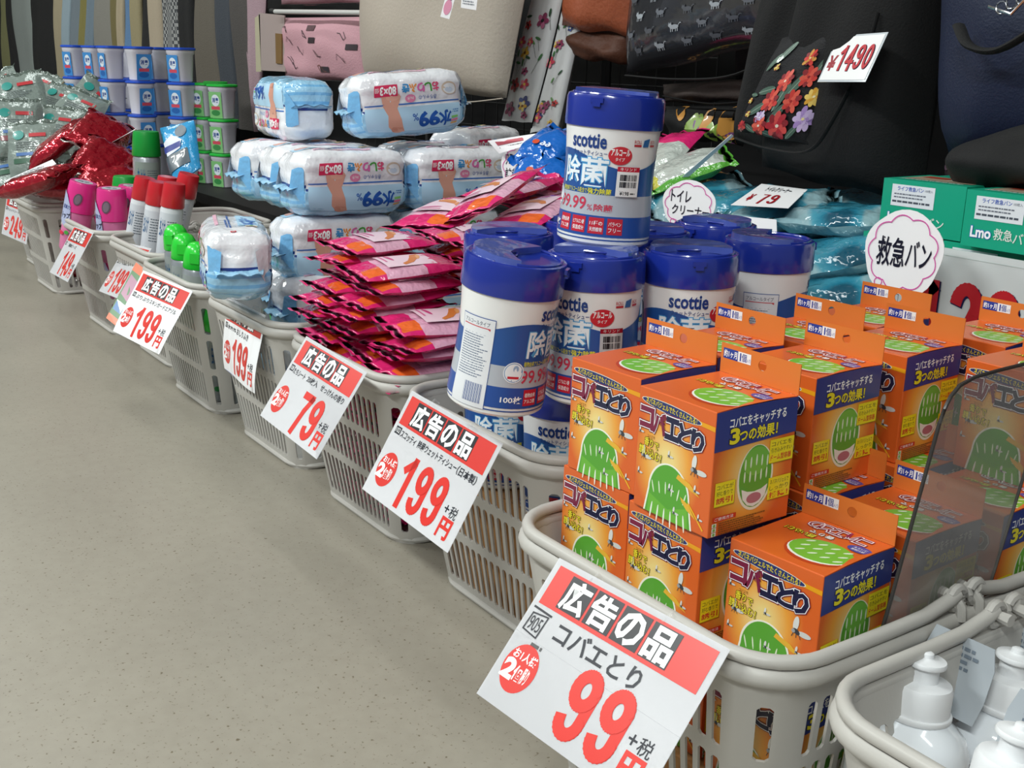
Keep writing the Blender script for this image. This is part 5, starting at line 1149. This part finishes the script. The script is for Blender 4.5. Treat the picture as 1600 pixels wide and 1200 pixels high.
# floral white umbrella bag + white edge pole
r_ = T('floral_white_bag', 'white bag strap panel printed with bright garden flowers', 'bag')
WFB = mat('white_vinyl', '#d8d8d8', .3, coat=.4)
for k_, (pts, sd) in enumerate([([(845, -60), (893, -60), (832, 192), (784, 188)], 3), ([(893, -60), (930, -60), (872, 200), (828, 208)], 5)]):
    o, fn, W, H = puff_bag(('front_panel', 'side_panel')[k_], pts, 1.50+.015*k_, .012, WFB, r_, sd, folds=.001)
    a = Art(W, H); rr = random.Random(sd*3)
    for i in range(12):
        x, y, s = W*rr.uniform(.15, .85), H*rr.uniform(.2, .96), W*rr.uniform(.10, .2); cs = rr.choice([('#c8485a', '#e88a9a', '#f0d060'), ('#2c3c78', '#4a5c9a', '#e8e0b0'), ('#d8a83a', '#ecd07a', '#7a4a2a'), ('#8a3a5a', '#b86a8a', '#2a2a2a'), ('#c04040', '#902828', '#222222')])
        for q in range(5): t = 2*pi*q/5; a.ell(x+s*.5*cos(t), y+s*.5*sin(t), s*.42, s*.3, cs[q % 2], 2+i*.2+q*.03, t, 10)
        a.ell(x, y, s*.25, s*.22, cs[2], 3+i*.2, 0, 8)
    for i in range(14): x, y = W*rr.uniform(.1, .9), H*rr.uniform(.1, .95); a.ell(x, y, W*.09, W*.03, rr.choice(['#4a7a4a', '#6a9a5a', '#33543a']), 1, rr.uniform(0, 3), 8); a.stroke([(x, y), (x+W*rr.uniform(-.2, .2), y+W*rr.uniform(.1, .4))], .8, '#3a4a3a', 1.3)
    a.build('flower_print', r_, fn, step=(12, 12), lift=.0003)['kind'] = 'stuff'
straps(r_, [at_y(893, -60, 1.48), at_y(862, 80, 1.475), at_y(830, 200, 1.48)], .0022, BLACKM, 'piping'); settle(r_)
r_ = T('display_pole', 'slim pale pole leaning behind the floral white bag', 'pole'); mb = MB(); mb.tube([at_y(920, -60, 1.56), at_y(872, 215, 1.56)], .007, mat('pale_pole', '#a9a5a0', .4), 10); mb.build('tube', r_); mb = MB(); mb.tube([at_y(872, 213, 1.56), at_y(870, 224, 1.56)], .0085, DK, 10); mb.build('foot_cap', r_); settle(r_)
# cream tote
r_ = T('cream_tote_bag', 'large cream leather tote bag with two swing tags', 'bag')
CRM = mat('cream_leather', '#b8ada0', .5, coat=.1, bump=.12, bscale=160)
puff_bag('bag_body', [(578, -170), (850, -170), (790, 152), (570, 130)], 1.42, .07, CRM, r_, 10, n=20, folds=.004)
straps(r_, [at_y(575, 128, 1.40), at_y(640, 150, 1.385), at_y(715, 160, 1.38), at_y(785, 154, 1.40)], .003, CRM, 'bottom_seam'); settle(r_)
card_q('swing_tag', 'pink and white oval swing tag on the cream tote', [(700, -20), (715, -18), (702, 30), (688, 26)], [1.95]*4, lambda a, W, H: (a.ell(W/2, H*.65, W*.4, H*.25, '#d98aa8', 1), a.lines(W*.2, H*.3, W*.6, 2, 4, 2, '#8a4a6a', 1)), cat='tag')
card_q('swing_tag', 'white rectangular swing tag on the cream tote', [(722, -20), (748, -18), (744, 16), (720, 12)], [1.95]*4, grey_lines, cat='tag')
# pink print bags
PNK = mat('pink_cotton', '#c99aa4', .75, bump=.2, bscale=200)
for nm, lab, pts, Y in [('pink_bag', 'pink cotton bag with dark sketch prints left of the cream tote', [(440, 28), (585, 26), (580, 130), (446, 122)], 1.52), ('pink_bag', 'upper pink bag above the white tube at the top of the photo', [(436, -120), (590, -120), (586, 4), (440, 8)], 1.53)]:
    r_ = T(nm, lab, 'bag'); o, fn, W, H = puff_bag('bag_body', pts, Y, .035, PNK, r_, 4, folds=.004); a = Art(W, H); rr = random.Random(int(Y*100))
    for i in range(14):
        x, y = W*rr.uniform(.1, .85), H*rr.uniform(.12, .88); c_ = rr.choice(['#3a3034', '#5a4044', '#7a4a3a'])
        if i % 4 == 0: a.rect(x, y, W*.09, H*.09, c_, 1)
        else: a.stroke([(x+W*.04*cos(q*1.1+i), y+H*.07*sin(q*1.7+i)) for q in range(5)], 2, c_, 1)
    a.build('sketch_print', r_, fn, step=(15, 15), lift=.0003)['kind'] = 'stuff'; straps(r_, [at_y(pts[3][0], pts[3][1], Y-.02), at_y(pts[2][0], pts[2][1], Y-.02)], .003, BLACKM, 'piping'); settle(r_)
r_ = T('white_tube_rail', 'white horizontal tube between the pink bags', 'rail'); mb = MB(); mb.tube([at_y(428, 18, 1.46), at_y(582, 20, 1.46)], .007, mat('white_tube', '#c9c9c6', .3), 10); mb.build('tube', r_); mb = MB(); mb.tube([at_y(424, 17, 1.46), at_y(430, 18, 1.46)], .0085, DK, 10); mb.build('end_cap', r_); settle(r_)
r_ = T('pale_frame', 'pale pinkish board frame left of the pink bag', 'frame')
for nm, pts, m in [('upright', [(404, 20), (444, 24), (446, 112), (408, 110)], mat('pale_board', '#a3938f', .6)), ('edge_strip', [(398, 28), (406, 22), (408, 112), (400, 112)], mat('cream_strip', '#b5ae93', .5)), ('gold_inlay', [(430, 52), (440, 53), (440, 100), (431, 99)], mat('ochre_strip', '#7d5f36', .5))]:
    quad_slab([at_y(x, y, 1.50-(.004 if nm == 'gold_inlay' else 0)) for x, y in pts], .004, m, nm, r_, 0, 2)
settle(r_)
# garments
YC = 1.60
def garment(x0, x1, b0, b1, col, label, Y=YC, chk=False, name='hanging_garment', zb=.40):
    m = fabric('garment_'+col, col, .85, .25, 220) if not chk else check_mat()
    c0, c1 = at_y(x0, 0, Y), at_y(x1, 0, Y); d0, d1 = at_y(b0, 130, Y), at_y(b1, 130, Y)
    k_ = (c0.z-zb)/(c0.z-d0.z) if c0.z != d0.z else 1; up_ = (.95-c0.z)/(c0.z-d0.z)
    ext = lambda t0, t1, f_: t0+(t1-t0)*f_
    xa0, xb0 = ext(c0.x, d0.x, -up_), ext(c1.x, d1.x, -up_); xa1, xb1 = ext(c0.x, d0.x, k_), ext(c1.x, d1.x, k_)
    r_ = T(name, label, 'clothing', 'garments hanging at the far left'); nz, ns = 12, 16; mb = MB(); V = []; r = random.Random(int(abs(x0)*7+3)); p0 = r.uniform(0, 6)
    for j in range(nz+1):
        t = j/nz; z = .95+(zb-.95)*t; a0 = xa0+(xa1-xa0)*t; a1 = xb0+(xb1-xb0)*t; cx = (a0+a1)/2; hw = abs(a1-a0)/2*1.04
        for i in range(ns):
            an = 2*pi*i/ns; V.append((cx+hw*cos(an)+.004*sin(3*t+p0), Y+(.020+.008*sin(an*4+p0+t))*sin(an)+.006*sin(2*t*3+p0), z))
    mb.add(V, [(j*ns+i, (j+1)*ns+i, (j+1)*ns+(i+1) % ns, j*ns+(i+1) % ns) for j in range(nz) for i in range(ns)], m); mb.build('cloth', r_, angle=80)
    mb = MB(); cxx = (xa0+xb0)/2; mb.tube([(cxx-.05, Y, .95), (cxx, Y, .985), (cxx+.05, Y, .95)], .003, DK, 6); mb.tube([(cxx, Y, .985), (cxx, Y, 1.03), (cxx+.008, Y, 1.04)], .002, DK, 6); mb.build('hanger', r_); settle(r_)
def check_mat():
    if 'check_cloth' in MATS: return MATS['check_cloth']
    m = fabric('check_cloth', '#77787a', .85); nt = m.node_tree; b = nt.nodes['Principled BSDF']; ck = nt.nodes.new('ShaderNodeTexChecker'); ck.inputs['Scale'].default_value = 75; ck.inputs[1].default_value = lin('#3c3e42'); ck.inputs[2].default_value = lin('#9a9b9a')
    tc = nt.nodes.new('ShaderNodeTexCoord'); nt.links.new(tc.outputs['Object'], ck.inputs[0]); nt.links.new(ck.outputs[0], b.inputs['Base Color']); return m
GL = [(-22, 4, -12, 8, '#1c1c1d', 0, 'black garment at the very left edge'), (0, 13, 8, 22, '#6f6f4c', 0, 'olive garment, first coloured one from the left'), (14, 22, 20, 32, '#1b1b1c', 0, 'narrow black garment between olive and grey'),
 (19, 48, 34, 60, '#7f8683', 0, 'wide light grey garment near the left edge'), (48, 90, 58, 92, '#141415', 0, 'wide black garment left of the blue tubs'), (88, 102, 92, 104, '#9b9077', 0, 'tan garment left of the blue grey ones'), (101, 112, 104, 113, '#8b9ca6', 0, 'pale blue grey garment'),
 (111, 128, 112, 128, '#6d7880', 0, 'slate grey garment behind the blue tubs'), (127, 138, 128, 137, '#7b7442', 0, 'olive yellow garment behind the blue tubs'), (137, 149, 137, 150, '#6b7a86', 0, 'steel blue garment behind the blue tubs'), (149, 180, 150, 184, '#7f7d76', 0, 'fine checked grey garment above the tubs'),
 (179, 191, 183, 193, '#6d6440', 0, 'dark olive garment above the tubs'), (190, 197, 192, 200, '#a4977f', 0, 'narrow tan garment above the tubs'), (196, 210, 198, 212, '#5a7ba0', 0, 'clear blue garment above the tubs'), (209, 224, 211, 226, '#93896a', 0, 'khaki garment above the tubs'),
 (224, 238, 226, 244, '#1a1a1a', 0, 'black garment beside the khaki one'), (237, 257, 238, 256, '#a89b87', 0, 'beige garment right of the black gap'), (256, 284, 256, 286, '#77787a', 1, 'black and white checked garment'), (284, 306, 286, 308, '#161617', 0, 'black garment right of the checked one'),
 (306, 338, 308, 350, '#5f594f', 0, 'grey brown garment above the green lids'), (338, 364, 348, 372, '#3c4148', 0, 'dark blue grey garment right of the grey brown one'), (363, 396, 372, 405, '#4c4845', 0, 'dark grey garment left of the pale frame')]
for x0, x1, b0, b1, col, ck, lab in GL: garment(x0, x1, b0, b1, col, lab, YC, bool(ck))
garment(378, 412, 396, 410, '#a58a92', 'pinkish grey floral garment beside the pale frame', YC+.0)
r_ = T('clothes_rail', 'dark rail carrying the garments above the frame', 'rail'); mb = MB(); mb.tube([(-8.3, YC+.02, 1.045), (-2.4, YC+.02, 1.045)], .009, DK, 10); mb.build('rail', r_)
for x in (-8.3, at_y(660, 100, YC).x): mb = MB(); mb.tube([(x, YC+.02, .25), (x, YC+.02, 1.045)], .009, DK, 8); mb.build('post', r_)
# dark backdrop panel of the display
mb = MB(); mb.box((-8.5, 1.84, .0), (.6, 1.88, 1.6), mat('backdrop_black', '#151516', .9)); tag(mb.build('trim_1', smooth=False), 'black display back panel behind the bags', kind='structure')
